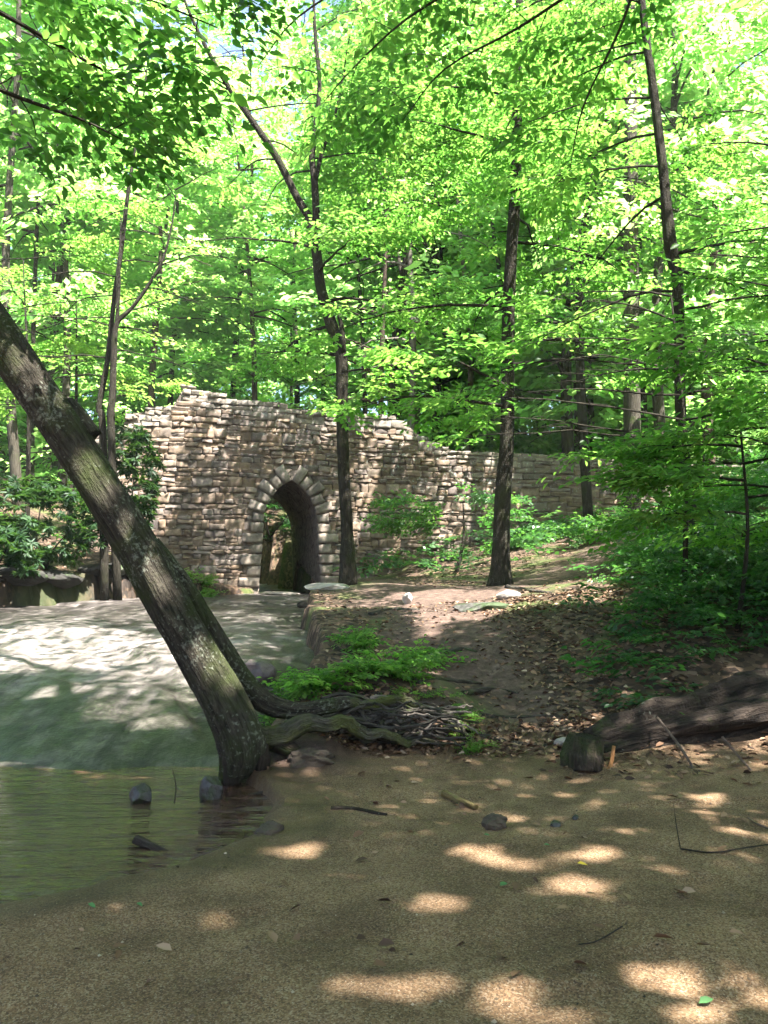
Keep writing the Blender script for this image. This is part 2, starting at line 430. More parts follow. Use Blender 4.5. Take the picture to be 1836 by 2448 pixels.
def land(x, y):
    x = np.asarray(x, float); y = np.asarray(y, float)
    z = land_raw(x, y)
    sandy = (1 - ss(6.2, 7.6, y + .6 * fbm(x, y, 2))) * (1 - ss(3, 6, x))
    pth = 1 - ss(.3, 1.1, np.minimum(pl_dist(x, y, PATH), pl_dist(x, y, PATH2)))
    amp = .10 * (1 - sandy) * (1 - .5 * pth) + .025 * sandy
    z = z + amp * 2 * fbm(x * .9, y * .9, 1, 5) + .02 * (1 - sandy) * fbm(x * 6, y * 6, 8, 3)
    z = z + .085 * sandy * fbm(x * 1.1, y * 1.9, 14, 3)
    # footfalls in the sand
    z = z - .022 * sandy * ss(.62, .8, vnoise(x * 3.1, y * 3.7, 20)) + .010 * sandy * fbm(x * 14, y * 14, 15, 2)
    # undercut root mound
    q = ((x - .02 - .10 * fbm(y * 3, x, 3)) / .86) ** 4 + ((y - 7.85 + .22 * fbm(x * 3, y, 6)) / .50) ** 6
    z = z + (.40 + .1 * fbm(x * 4, y * 4, 61)) * np.exp(-q)
    z = z + .16 * np.exp(-(((x + .72) / .4) ** 4 + ((y - 6.95) / .3) ** 4))
    z = z + .05 * np.exp(-(((x + .35) / .35) ** 2 + ((y - 6.55) / .12) ** 2))
    near = 1 - ss(9, 12, y)
    return np.where(z < .03, .03, z) * near + z * (1 - near)

def slabz(x, y):
    x = np.asarray(x, float); y = np.asarray(y, float)
    yy = y + .5 * fbm(x * .7, y * .3, 31, 3) + .05 * (x + 4) * (y < 12)
    p = np.interp(yy, [5, 6, 6.9, 7.25, 7.8, 8.4, 9.0, 10.5, 12.5, 17, 22, 26, 40], [-.75, -.4, -.06, .05, .20, .34, .45, .62, .80, .97, 1.09, 1.14, 1.6])
    p = p + .14 * fbm(x * .8, y * .6, 33, 3) + .035 * fbm(x * 3, y * 1.6, 35, 4) - .05 * ss(.47, .56, vnoise(x * .7 + .35 * y, y * .5, 39)) * ss(7, 8, y) - .04 * ss(-2.4, -1.2, x) * ss(8, 10, y) * (1 - ss(17, 20, y))
    return p

def ground(x, y):
    d = stream_d(x, y)
    wd = .28 + .9 * (1 - ss(5.2, 6.2, y))
    w = ss(0, 1, d / wd)
    bot = np.minimum(slabz(x, y) - .25, -.05 - .34 * ss(.3, 2.6, d))
    return land(x, y) * (1 - w) + bot * w

def gz(x, y):
    x = np.asarray(x, float); y = np.asarray(y, float)
    g = ground(x, y)
    s = np.where((stream_d(x, y) > 0) & (y > 6.5), slabz(x, y), -9)
    return np.maximum(g, s)

_TS = np.concatenate([np.arange(2.2, 12, .03), np.arange(12, 40, .1)])
def hit(px, py):
    d = ray(px, py)
    P = CAM[None] + _TS[:, None] * d[None] / d[1]
    h = P[:, 2] - gz(P[:, 0], P[:, 1])
    k = np.argmax(h < 0)
    return P[k] if h[k] < 0 else P[-1]

def grid_mesh(name, xs, ys, zf):
    X, Y = np.meshgrid(xs, ys)
    Z = zf(X, Y)
    V = np.stack([X, Y, Z], -1).reshape(-1, 3)
    nx, ny = len(xs), len(ys)
    i = np.arange(ny - 1)[:, None] * nx + np.arange(nx - 1)[None]
    Q = np.stack([i, i + 1, i + nx + 1, i + nx], -1).reshape(-1, 4)
    return np_mesh(name, V, Q), X.ravel(), Y.ravel(), Z.ravel()

xs = np.concatenate([np.linspace(-120, -20, 24)[:-1], np.linspace(-20, -6, 40)[:-1], np.linspace(-6, 6, 220)[:-1], np.linspace(6, 20, 50)[:-1], np.linspace(20, 120, 24)])
ys = np.concatenate([np.linspace(-40, 2.2, 24)[:-1], np.linspace(2.2, 9, 200)[:-1], np.linspace(9, 16, 120)[:-1], np.linspace(16, 28, 90)[:-1], np.linspace(28, 170, 70)])
gm, GX, GY, GZ = grid_mesh('ground', xs, ys, ground)
sandw = (1 - ss(7.0, 7.7, GY + .9 * fbm(GX * 1.5, GY * 1.5, 41) + .25 * np.maximum(GX - .9, 0))) * (1 - ss(3.2, 5.5, GX + fbm(GX, GY, 42)))
sd = stream_d(GX, GY)
sandw = np.maximum(sandw, ss(-.1, .3, sd) * (GY < 7.5))
pathw = 1 - ss(.45, 1.0, np.minimum(pl_dist(GX, GY, PATH), pl_dist(GX, GY, PATH2) * .9) + .8 * fbm(GX * 2, GY * 2, 43))
pathw = np.maximum(pathw, (1 - ss(1.0, 2.2, np.hypot(GX - .9, (GY - 13.5) * .9) + .9 * fbm(GX * 2, GY * 2, 44))))
wet_shade_w = ss(-.75, -.05, sd + .3 * fbm(GX * 2, GY * 2, 45)) * (GY < 7.4)
wet_shade_w = np.maximum(wet_shade_w, .75 * np.exp(-(((GX - 1.25) / .8) ** 2 + ((GY - 6.95) / .45) ** 2)))
mossw = ss(.12, .3, fbm(GX * 1.6, GY * 1.6, 46) + .12 * ss(9, 12, GY)) * (1 - pathw) * .7
mossw = np.maximum(mossw, np.exp(-(((GX + .9) / .6) ** 2 + ((GY - 17.5) / 1.4) ** 2)))
mossw = np.maximum(mossw, .9 * np.exp(-(((GX - .75) / .3) ** 2 + ((GY - 7.7) / .3) ** 2)))
wet_shade_w = np.maximum(wet_shade_w, ss(-13, -11, GX) * (1 - ss(-6.6, -5.6, GX)) * ss(15, 16.5, GY) * (1 - ss(20, 21.5, GY)))  # shade of the left bank, painted by darkening its soil
mnd = np.exp(-(((GX - .02) / .92) ** 4 + ((GY - 7.62) / .5) ** 4)) * (1 - ss(7.62, 7.9, GY))
mnd = np.maximum(mnd, np.exp(-(((GX + .75) / .55) ** 4 + ((GY - 6.75) / .35) ** 4)))
sandw *= 1 - mnd; pathw = np.maximum(pathw, mnd); wet_shade_w = np.maximum(wet_shade_w, mnd); mossw *= 1 - mnd  # mound soil darkened further to paint the shade of the root hollow
for k, v in (('sand', sandw), ('path', pathw), ('wet', wet_shade_w), ('moss', mossw)): attr(gm, k, v)
tag(link('ground', gm, M['ground']), None, None, kind='structure')

sm, SX, SY, SZ = grid_mesh('rock_slab', np.concatenate([np.linspace(-19, -7, 80)[:-1], np.linspace(-7, -.2, 210)]), np.concatenate([np.linspace(5.6, 10, 150)[:-1], np.linspace(10, 34, 210)]), slabz)
sunlit_w = np.exp(-(((SX + 4.2) / 3.2) ** 4 + ((SY - 11.2) / 2.4) ** 4)) * .85 + .25 * ss(17, 21, SY)  # sunlight painted in: paler rock on the lit part, darker elsewhere
attr(sm, 'tan', np.clip(sunlit_w - .25 * ss(-2.2, -1.2, SX), -.2, 1))
# cut the sheet to the stream bed so that it ends inside the banks
bm = bmesh.new(); bm.from_mesh(sm)
dd = stream_d(SX, SY); bm.verts.ensure_lookup_table()
bmesh.ops.delete(bm, geom=[v for v in bm.verts if dd[v.index] < -.28], context='VERTS')
bm.to_mesh(sm); bm.free()
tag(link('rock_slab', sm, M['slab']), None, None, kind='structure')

wm, *_ = grid_mesh('pool_water', np.linspace(-18, -.2, 3), np.linspace(-5, 9, 3), lambda x, y: x * 0)
tag(link('pool_water', wm, M['water']), None, None, kind='structure')

# ------------------------------------------------------------------ sun openings in the canopy
LIT = []      # (centre, rx, ry): the ground spots the sun reaches
def lit_px(px, py, rx, ry, keep=0.0):
    c = hit(px, py)
    e = hit(px + rx, py); f = hit(px, py - ry); g = hit(px, py + ry)
    q = .70 if py > 1700 else 1.0
    LIT.append((c, q * max(abs(e[0] - c[0]), .06), q * max(abs(f[1] - g[1]) / 2, .07), keep))
for a in [(1030, 1845, 75, 17), (1120, 1872, 60, 10), (1245, 1912, 75, 24), (1270, 1843, 58, 12), (1575, 1812, 110, 34), (1520, 1722, 60, 9), (935, 1950, 55, 18),
          (920, 2128, 75, 18), (750, 2132, 45, 16), (1430, 2115, 95, 34), (1620, 2150, 70, 40), (1110, 2165, 70, 14), (1210, 2195, 110, 16), (1530, 2190, 90, 14),
          (250, 1972, 40, 7), (640, 1836, 90, 7), (1345, 1790, 45, 6), (470, 1990, 20, 6),
          (985, 1305, 130, 32), (930, 1283, 80, 10), (1180, 1278, 140, 18), (1290, 1290, 40, 8), (1140, 1214, 70, 8), (925, 1238, 50, 5), (1240, 1180, 30, 6),
          (120, 1405, 200, 55, .12), (330, 1490, 110, 45, .15), (230, 1330, 170, 12, .2), (480, 1465, 40, 14), (300, 1400, 110, 26, .1), (60, 1370, 90, 40, .15), (360, 1440, 90, 30, .1), (340, 1560, 60, 16), (130, 1490, 60, 16), (250, 1545, 50, 12), (330, 1700, 90, 14, .1), (160, 1740, 90, 12, .2), (420, 1680, 50, 10)]:
    lit_px(*a)
LIT += [(pd(1230, 880, 10.2), .8, .5, .1), (np.array([-8., 17.5, 5]), 4.5, 4.5, .05), (np.array([-7.2, 21, 5]), 2.2, 2.6, .05), (pd(1560, 1000, 9.2), .7, .5, .3), (pd(1640, 700, 9.5), .6, .6, .4), (pd(110, 110, 5.6), .5, .4, .35), (pd(300, 190, 6.2), .3, .3, .4), (np.array([-7., 13., 6]), 3.5, 3.5, .15),
        (pd(190, 1030, 6.2), .12, .10, 0), (pd(215, 1075, 6.2), .05, .05, 0), (pd(265, 1130, 6.2), .04, .05, 0), (pd(300, 1170, 6.2), .12, .12, .1), (pd(330, 1230, 6.2), .06, .06, 0), (pd(360, 1290, 6.2), .10, .14, .1), (pd(40, 760, 6.1), .25, .12, .1), (pd(450, 1440, 6.3), .05, .08, 0), (pd(940, 1570, 7.3), .35, .15, .2),
        (pd(900, 1425, 9), .2, .15, .1), (np.array([-9., 21., 1.5]), 3.5, 2.5, .05), (np.array([-4.6, 33.5, 4]), 3.2, 3.6, .06)]
BO = np.array([-2.78, 24.0, 0.0]); BU = np.array([math.cos(math.radians(16)), math.sin(math.radians(16)), 0]); BN = np.array([BU[1], -BU[0], 0])

def in_sun(p, L):
    """mask of leaves that stand in one of the sun openings"""
    rm = np.zeros(len(p), bool)
    rnd = RNG.random(len(p))
    for c, rx, ry, keep in LIT:
        t = (p[:, 2] - c[2]) / SUN[2]
        qx = p[:, 0] - SUN[0] * t; qy = p[:, 1] - SUN[1] * t
        g = .30 * L
        e = ((qx - c[0]) / (rx + g)) ** 2 + ((qy - c[1]) / (ry + g)) ** 2
        cand = e < 2.2
        if rx < 1.5 and cand.any():
            e[cand] += 2.6 * fbm(qx[cand] * 1.1 / max(rx, .15) + c[0], qy[cand] * 1.1 / max(ry, .15) + c[1], 7, 3)
        rm |= (p[:, 2] > c[2] + .5) & (e < 1 + .5 * (rnd - .5)) & (rnd >= keep)
    # sunlit left end of the bridge and slanting shafts on its face
    t = ((p - BO) @ BN) / (SUN @ BN)
    q = p - SUN[None] * t[:, None]
    a = (q - BO) @ BU; z = q[:, 2]
    edge = -2.75 + (z - 7) * .30
    rm |= (t > .6) & (z > 1.0) & (z < 7.4) & (a < edge + .25 * (rnd - .5)) & (a > -9) & (rnd > .04)
    for a0, z0, z1, w in ((5.0, 2.4, 5.2, .16), (2.2, 2.6, 5.0, .22), (1.2, 5.5, 7, .25), (3.4, 5.6, 7, .5), (-2.2, 5.0, 7.2, .22), (5.2, 5.0, 5.8, .5), (1.0, 2.0, 4.0, .12)):
        rm |= (t > .6) & (z > z0) & (z < z1) & (np.abs(a - a0 - (z - (z0 + z1) / 2) * .30) < w) & (rnd > .1)
    return rm

# ------------------------------------------------------------------ leaves
def spray_template(rng, n=7, side=.46, leaf=.19, tilt=.34):
    p, d, s = [], [], []
    def line(o, ang, L, k, lf):
        for i in range(k):
            t = (i + .6) / k
            q = o + L * t * np.array([math.cos(ang), math.sin(ang), 0]) + np.array([0, 0, -.10 * (L * t) ** 2])
            sg = 1 if i % 2 else -1
            a = ang + sg * rng.uniform(.6, 1.1)
            p.append(q); d.append((math.cos(a), math.sin(a), rng.normal(-.12, .18))); s.append(lf * rng.uniform(.7, 1.2))
        q = o + L * np.array([math.cos(ang), math.sin(ang), 0]); p.append(q); d.append((math.cos(ang), math.sin(ang), -.15)); s.append(lf)
    line(np.zeros(3), 0, 1.0, n, leaf)
    for i in range(n - 2):
        t = (i + .7) / n; sg = 1 if i % 2 else -1
        L = side * (1 - .65 * t) * rng.uniform(.7, 1.2)
        line(np.array([t, 0, rng.normal(0, .02)]), sg * rng.uniform(.7, 1.0), L, max(2, int(L / .46 * 4.5)), leaf)
    p = np.array(p); p[:, 2] += rng.normal(0, .025, len(p))
    d = np.array(d); d /= np.linalg.norm(d, axis=1)[:, None]
    nn = np.stack([rng.normal(0, tilt, len(p)), rng.normal(0, tilt, len(p)), np.ones(len(p))], 1)
    return p, d, nn, np.array(s)

def whorl_template(rng, k=9, leaf=.55):
    p, d, nn, s = [], [], [], []
    for lev in range(2):
        for i in range(k):
            a = 2 * PI * (i + .5 * lev) / k + rng.normal(0, .15)
            e = rng.normal(.1 - .45 * lev, .15)
            v = np.array([math.cos(a) * math.cos(e), math.sin(a) * math.cos(e), math.sin(e)])
            p.append((.0 + .04 * v)); d.append(v); nn.append((-math.sin(e) * math.cos(a), -math.sin(e) * math.sin(a), math.cos(e))); s.append(leaf * rng.uniform(.7, 1.1))
    return np.array(p), np.array(d), np.array(nn), np.array(s)

_tr = np.random.default_rng(3)
TPL = [spray_template(_tr) for _ in range(5)]                                  # about 45 leaves
TPL_S = [spray_template(_tr, 6, .42, .26, .45) for _ in range(4)]                # fewer, bigger leaves for distant crowns
TPL_W = [whorl_template(_tr) for _ in range(3)]
TPL_F = [spray_template(_tr, 7, .38, .20, .3) for _ in range(4)]

def place_sprays(S, tpl, rng):
    """S rows: x y z az pitch roll scale -> leaf arrays"""
    S = np.asarray(S, float)
    idx = rng.integers(0, len(tpl), len(S))
    P, D, NN, L, G = [], [], [], [], []
    for k in range(len(tpl)):
        s = S[idx == k]
        if not len(s): continue
        p, d, n, l = tpl[k]
        ca, sa = np.cos(s[:, 3]), np.sin(s[:, 3]); cp, sp = np.cos(s[:, 4]), np.sin(s[:, 4]); cr, sr = np.cos(s[:, 5]), np.sin(s[:, 5])
        X = np.stack([ca * cp, sa * cp, sp], 1); Y0 = np.stack([-sa, ca, 0 * ca], 1); Z0 = np.cross(X, Y0)
        Yv = Y0 * cr[:, None] + Z0 * sr[:, None]; Zv = -Y0 * sr[:, None] + Z0 * cr[:, None]
        Mx = np.stack([X, Yv, Zv], 1)                     # rows are axes
        P.append((np.einsum('mk,nkj->nmj', p, Mx) * s[:, 6][:, None, None] + s[:, None, :3]).reshape(-1, 3))
        D.append(np.einsum('mk,nkj->nmj', d, Mx).reshape(-1, 3)); NN.append(np.einsum('mk,nkj->nmj', n, Mx).reshape(-1, 3))
        L.append((l[None] * s[:, 6][:, None]).reshape(-1))
        G.append(np.repeat(rng.normal(0, .21, len(s)), len(l)))
    return np.vstack(P), np.vstack(D), np.vstack(NN), np.concatenate(L), np.concatenate(G)

def leaf_mesh(name, arr, rng, origin=(0, 0, 0), fine=True, width=.52, tone=.5, carve=True, cull=None):
    P, D, NN, L, G = arr
    keep = np.ones(len(P), bool)
    if carve: keep &= ~in_sun(P + D * L[:, None] * .5, L)
    if cull is not None: keep &= ~cull(P)
    P, D, NN, L, G = P[keep], D[keep], NN[keep], L[keep], G[keep]
    P = P - np.asarray(origin)
    D = D + rng.normal(0, .12, D.shape); D /= np.linalg.norm(D, axis=1)[:, None]
    S = np.cross(NN, D); S /= np.linalg.norm(S, axis=1)[:, None] + 1e-9
    U = np.cross(D, S)
    l = L[:, None]; w = l * width * rng.uniform(.85, 1.15, (len(L), 1))
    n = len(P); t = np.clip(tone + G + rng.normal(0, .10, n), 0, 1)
    if fine:
        fold = .16
        V = np.stack([P, P + D * l * .32 + S * w * .42 + U * w * fold, P + D * l * .68 + S * w * .36 + U * w * fold * .6 - U * l * .03, P + D * l - U * l * .12,
                      P + D * l * .68 - S * w * .36 + U * w * fold * .6 - U * l * .03, P + D * l * .32 - S * w * .42 + U * w * fold], 1).reshape(-1, 3)
        b = np.arange(n)[:, None] * 6
        Q = np.concatenate([b + [[0, 1, 2, 3]], b + [[3, 4, 5, 0]]], 1).reshape(-1, 4)
        me = np_mesh(name, V, Q, smooth=False); attr(me, 'tone', np.repeat(t, 2), 'FACE')
    else:
        V = np.stack([P, P + D * l * .45 + S * w * .5, P + D * l - U * l * .1, P + D * l * .45 - S * w * .5], 1).reshape(-1, 3)
        me = np_mesh(name, V, np.arange(n * 4).reshape(-1, 4), smooth=False); attr(me, 'tone', t, 'FACE')
    return me

# ------------------------------------------------------------------ trees
def limb_pts(start, az, el, L, rng, n=7, droop=.5):
    p = np.array(start, float); pts = [p.copy()]
    for i in range(n - 1):
        az += rng.normal(0, .12); e = el - droop * (i / (n - 1)) + rng.normal(0, .06)
        p = p + (L / (n - 1)) * np.array([math.cos(az) * math.cos(e), math.sin(az) * math.cos(e), math.sin(e)])
        pts.append(p.copy())
    return np.array(pts)

def foliate(tb, S, pts, r0, rng, nsub=7, sublen=1.3, sc=.8, flat=.15, start=.3, twigs=True):
    """sub-branches with leaf sprays along one limb"""
    n = len(pts)
    Lt = np.linspace(0, 1, n)
    for i in range(nsub):
        t = start + (1 - start) * (i + rng.uniform(0, .8)) / nsub
        t = min(t, 1.0)
        q = np.array([np.interp(t, Lt, pts[:, k]) for k in range(3)])
        k = min(int(t * (n - 1)), n - 2); dv = pts[k + 1] - pts[k]
        az = math.atan2(dv[1], dv[0]) + (1 if i % 2 else -1) * rng.uniform(.5, 1.15)
        L = sublen * (1.1 - .5 * t) * rng.uniform(.7, 1.25)
        sp = limb_pts(q, az, rng.uniform(-.05, .35), L, rng, 4, .3)
        if twigs: tb.add(sp, np.linspace(max(r0 * .3 * (1 - .6 * t), .006), .004, 4), 4, cap=False)
        for f in (.25, .5, .75, 1.0):
            o = sp[0] + (sp[-1] - sp[0]) * f if f < 1 else sp[-1]
            a2 = az + rng.uniform(-.9, .9) if f < 1 else az
            S.append((*o, a2, rng.normal(-.05, flat), rng.normal(0, flat), sc * rng.uniform(.7, 1.2)))
    dv = pts[-1] - pts[-2]
    S.append((*pts[-1], math.atan2(dv[1], dv[0]), -.05, 0, sc))

def make_tree(label, stems, limbs, bark, leafm, seed, name='broadleaf_tree', group=None, fine=False, flare=None, tone=.5, rough=.12, tpl=None, cull=None, cat='tree', nsub=5, sublen=1.4, sc=.85, flat=.18, seg=14, extra=None, width=.52):
    """stems: list of (points, radii); limbs: list of (stem index, t, az, el, length)"""
    rng = np.random.default_rng(seed)
    tb = Tubes(); S = []
    paths = []
    for k, (pts, rad) in enumerate(stems):
        P = smooth_path(pts, 5); r = smooth_vals(rad, 5)
        paths.append((P, r))
        tb.add(P, r, seg if k == 0 else max(8, seg - 4), rough, seed + k, flare=flare if k == 0 else None)
    base = np.array(stems[0][0][0], float)
    for (k, t, az, el, L) in limbs:
        P, r = paths[k]; x = np.linspace(0, 1, len(P))
        q = np.array([np.interp(t, x, P[:, j]) for j in range(3)]); r0 = float(np.interp(t, x, r)) * .3
        lp = limb_pts(q, az, el, L, rng)
        tb.add(lp, np.linspace(max(r0, .018), .006, len(lp)), 6, cap=False)
        foliate(tb, S, lp, max(r0, .02), rng, nsub, sublen, sc, flat)
    root = thing(name, label, cat, base, group)
    link('trunk', tb.mesh('trunk', base), M[bark], root)
    if extra is not None: S += extra
    if S:
        arr = place_sprays(S, tpl or TPL, rng)
        link('crown', leaf_mesh('crown', arr, rng, base, fine, width, tone, True, cull), M[leafm], root)
    return root

def rand_limbs(rng, stem, t0, t1, n, L, el0=.2, el1=.8, az=None):
    o = []
    for i in range(n):
        t = t0 + (t1 - t0) * (i + rng.uniform(0, 1)) / n
        a = rng.uniform(0, 2 * PI) if az is None else az + rng.normal(0, .7)
        if az is None and t < .8: a = -PI / 2 + rng.uniform(.95, 2 * PI - .95)
        f = (t - t0) / (t1 - t0)
        o.append((stem, t, a, el0 + (el1 - el0) * f, L * (1.15 - .55 * f) * rng.uniform(.75, 1.2)))
    return o

def col_px(pts, Y, top=None):
    P = [pd(x, y, Y) for x, y in pts]
    if top is not None: P.append(np.array([P[-1][0] + top[0], P[-1][1] + top[1], top[2]]))
    return P
def ground_base(P, sink=.12):
    P = [np.array(p) for p in P]
    P[0][2] = float(gz(P[0][0], P[0][1])) - sink
    return P

def buttress(k, h, amp, ph=0):
    def f(L, th):
        return 1 + math.exp(-L / h) * (amp + amp * .8 * np.maximum(np.cos(th * k + ph), -.3))
    return f

# keep the near part of the view under the high crowns free
def view_free(y1, pyc):
    """cull leaves nearer than y1 that would hang below picture row pyc"""
    def f(P):
        dz = (P[:, 2] - 1.6) / np.maximum(P[:, 1], .1)
        e = math.tan(math.atan((1224 - pyc * K) / F) + PITCH)
        return (P[:, 1] > 0) & (P[:, 1] < y1) & (dz < e)
    return f

# --- forked tree before the arch
rg = np.random.default_rng(21)
P0 = ground_base(col_px([(752, 1262), (750, 1150), (742, 1000), (739, 870), (738, 770), (716, 700), (693, 620), (683, 540), (668, 470)], 17))
PL = [P0[-1]] + [p + np.array([0, -.2 * i, 0]) for i, p in enumerate(col_px([(640, 425), (600, 350), (545, 275), (500, 215), (450, 130), (410, 40)], 17))]
PR = [P0[-2]] + col_px([(683, 470), (680, 400), (674, 340), (682, 270), (690, 180), (680, 60), (676, -60)], 17)
PR2 = [PR[2]] + col_px([(695, 330), (715, 280), (728, 230), (745, 150)], 17)
PS = [P0[4]] + col_px([(742, 745), (735, 690), (722, 660)], 16.85)
lim = rand_limbs(rg, 1, .25, 1, 8, 2.6) + rand_limbs(rg, 2, .3, 1, 9, 2.8) + rand_limbs(rg, 3, .4, 1, 4, 1.6) + [(0, .62, 2.6, .1, 3.0), (0, .70, .2, .2, 2.6), (0, .5, 2.9, .35, 2.2), (0, .8, -1.2, .1, 2.6), (0, .88, 3.4, .2, 2.6)]
make_tree('slender dark tree forking high up, standing on the mossy bank before the arch',
          [(P0, [r_px(w, 17) for w in (46, 27, 26, 25, 28, 27, 24, 22, 22)]), (PL, [r_px(w, 17) for w in (18, 17, 16, 14, 11, 8, 5)]), (PR, [r_px(w, 17) for w in (18, 17, 16, 14, 12, 10, 8, 5)]),
           (PR2, [r_px(w, 17) for w in (10, 9, 8, 6, 3)]), (PS, [r_px(w, 17) for w in (12, 12, 10, 8)])], lim, 'bark_dark', 'leaf', 21, 'forked_tree', seg=16, rough=.12, sc=.8,
          extra=[(.9 + 4.0 * math.sqrt(rg.random()) * math.cos(q), 19.0 + 2.6 * math.sqrt(rg.random()) * math.sin(q), rg.uniform(10.5, 14.5), q, rg.normal(-.1, .2), rg.normal(0, .2), rg.uniform(.7, 1.1)) for q in rg.uniform(0, 2 * PI, 640)])  # these sprays are added to the crown to shade the bridge wall

# --- straight tree with flared roots beside the path
rg = np.random.default_rng(22)
P0 = ground_base(col_px([(1079, 1268), (1082, 1180), (1086, 1080), (1096, 950), (1097, 830), (1098, 700), (1104, 560), (1112, 430), (1116, 300), (1118, 150), (1122, 0), (1128, -160), (1130, -330)], 15))
lim = rand_limbs(rg, 0, .38, 1, 15, 2.8, -.05, .7) + [(0, .34, 2.2, .1, 2.6), (0, .3, 3.5, .15, 3.0), (0, .36, -.3, .1, 2.8), (0, .33, -2.4, .2, 2.6)]
make_tree('straight dark tree with flared mossy roots beside the dirt path', [(P0, [r_px(w, 15) for w in (46, 37, 34, 31, 29, 28, 26, 25, 23, 20, 17, 13, 6)])], lim,
          'bark_dark', 'leaf', 22, 'straight_tree', seg=20, flare=buttress(5, .26, .38, .6), sc=.8)

# --- big grey trunk on the slope
rg = np.random.default_rng(23)
P0 = ground_base(col_px([(1364, 1150), (1366, 1060), (1366, 900), (1364, 700), (1363, 480), (1362, 250), (1360, 0), (1358, -200), (1362, -330)], 22))
lim = rand_limbs(rg, 0, .5, 1, 17, 3.4, 0, .7)
make_tree('thick pale grey trunk rising straight from the slope right of the wall', [(P0, [r_px(w, 22) for w in (44, 38, 36, 34, 31, 28, 25, 18, 8)])], lim, 'bark_grey', 'leaf', 23, 'tall_tree', seg=16, sc=1.0)

# --- dark bent trunk
rg = np.random.default_rng(24)
P0 = ground_base(col_px([(1498, 1215), (1490, 1100), (1474, 950), (1468, 820), (1467, 700), (1462, 600), (1448, 530), (1440, 450), (1430, 350), (1415, 220), (1398, 100), (1384, -20), (1376, -150), (1376, -300)], 13))
PB = [P0[11]] + col_px([(1400, -70), (1430, -170)], 13)
lim = rand_limbs(rg, 0, .55, 1, 12, 2.4, -.1, .6) + [(0, .33, 0, .2, 2.2), (0, .36, 3.1, -.1, 2.4), (0, .40, .8, .1, 2.6), (0, .44, -.5, 0, 2.6)]
make_tree('dark crooked tree with a kinked trunk high on the shaded slope', [(P0, [r_px(w, 13) for w in (34, 28, 24, 23, 23, 24, 30, 24, 21, 20, 18, 16, 12, 6)]), (PB, [.05, .04, .02])], lim, 'bark_dark', 'leaf', 24, 'crooked_tree', seg=14, sc=.75, fine=True)

# --- thin twin-stemmed tree by the left end of the bridge
rg = np.random.default_rng(25)
P0 = ground_base(col_px([(232, 1080), (222, 930), (214, 880), (232, 780), (245, 660), (262, 540), (275, 430), (290, 330), (306, 240), (318, 140)], 19.5))
P1 = [P0[0] + np.array([.25, .2, 0])] + col_px([(240, 930), (243, 860), (246, 770), (252, 700), (285, 665), (318, 620), (352, 560), (372, 480), (380, 420)], 19.3)
P2 = [P1[3]] + col_px([(256, 640), (258, 560), (262, 470)], 19.3)
lim = rand_limbs(rg, 0, .35, 1, 12, 2.4, .0, .5) + rand_limbs(rg, 1, .4, 1, 7, 2.0, 0, .4) + [(0, .3, 2.8, .1, 3.0), (0, .34, 3.4, .0, 3.4), (0, .42, 2.9, .1, 3.2), (0, .5, 3.6, 0, 3.2)]
make_tree('thin twin-stemmed tree with slanting branches left of the bridge', [(P0, [r_px(w, 19.5) for w in (20, 16, 14, 12, 11, 10, 9, 7, 5, 3)]), (P1, [r_px(w, 19.5) for w in (20, 17, 16, 15, 12, 9, 8, 6, 4, 3)]), (P2, [r_px(w, 19.5) for w in (9, 8, 6, 3)])],
          lim, 'bark_dark', 'leaf', 25, 'twin_tree', seg=10, tone=.68, sc=.85)

# --- leaning tree over the pool with its roots
TY = 6.5
lean = thing('leaning_tree', 'thick lichen-spotted tree trunk leaning left over the pool', 'tree', pd(530, 1640, TY))
lb = np.array(lean.location)
tb = Tubes()
ctr = [(504, 1716, 60), (514, 1668, 76), (520, 1606, 108), (484, 1520, 104), (428, 1420, 98), (365, 1310, 96), (296, 1185, 94), (226, 1068, 92), (150, 950, 94), (48, 800, 94), (-56, 645, 92), (-200, 440, 86), (-380, 190, 78), (-560, -60, 66), (-760, -330, 48)]
Pt = [pd(x, y, TY - .02 * i + (.0 if i > 1 else .05)) for i, (x, y, w) in enumerate(ctr)]
Rt = [r_px(w, TY) * .92 for x, y, w in ctr]
tb.add(smooth_path(Pt, 10), smooth_vals(Rt, 10), 48, .17, 5, flare=lambda L, th: 1 + math.exp(-(L / .34) ** 2) * (.10 + .26 * np.cos(th * 4 + .7) + .12 * np.cos(th * 7)))
# torn branch scar on the upper side
sc0 = pd(168, 895, TY - .14)
tb.add(smooth_path([pd(196, 945, TY - .08), pd(178, 915, TY - .08), pd(160, 884, TY - .08), pd(147, 866, TY - .07)], 4), np.linspace(.09, .05, 13), 12, .5, 9)
link('trunk', tb.mesh('trunk', lb), M['bark_lean'], lean)
tb = Tubes()
tb.add(smooth_path([pd(x, y, TY + .14 + .05 * i) for i, (x, y) in enumerate([(330, 1170), (390, 1258), (436, 1335), (490, 1425), (532, 1482), (578, 1520), (640, 1536), (700, 1527), (755, 1518)])], 6),
       smooth_vals([r_px(w, TY) for w in (30, 44, 50, 54, 56, 50, 40, 36, 26)], 6), 22, .16, 7)
link('stem', tb.mesh('stem', lb), M['bark_lean'], lean)
def root_part(pts, Y0, Y1, w0, w1, m='root', rough=.25, seed=0, seg=10):
    t = Tubes(); n = len(pts)
    P = [pd(x, y, Y0 + (Y1 - Y0) * i / (n - 1)) for i, (x, y) in enumerate(pts)]
    P = smooth_path(P, 5); w = np.linspace(w0, w1, len(P))
    P = P + np.random.default_rng(seed).normal(0, .006, P.shape)
    t.add(P, [r_px(q, (Y0 + Y1) / 2) for q in w], seg, rough, seed)
    link('root', t.mesh('root', lb), M[m], lean)
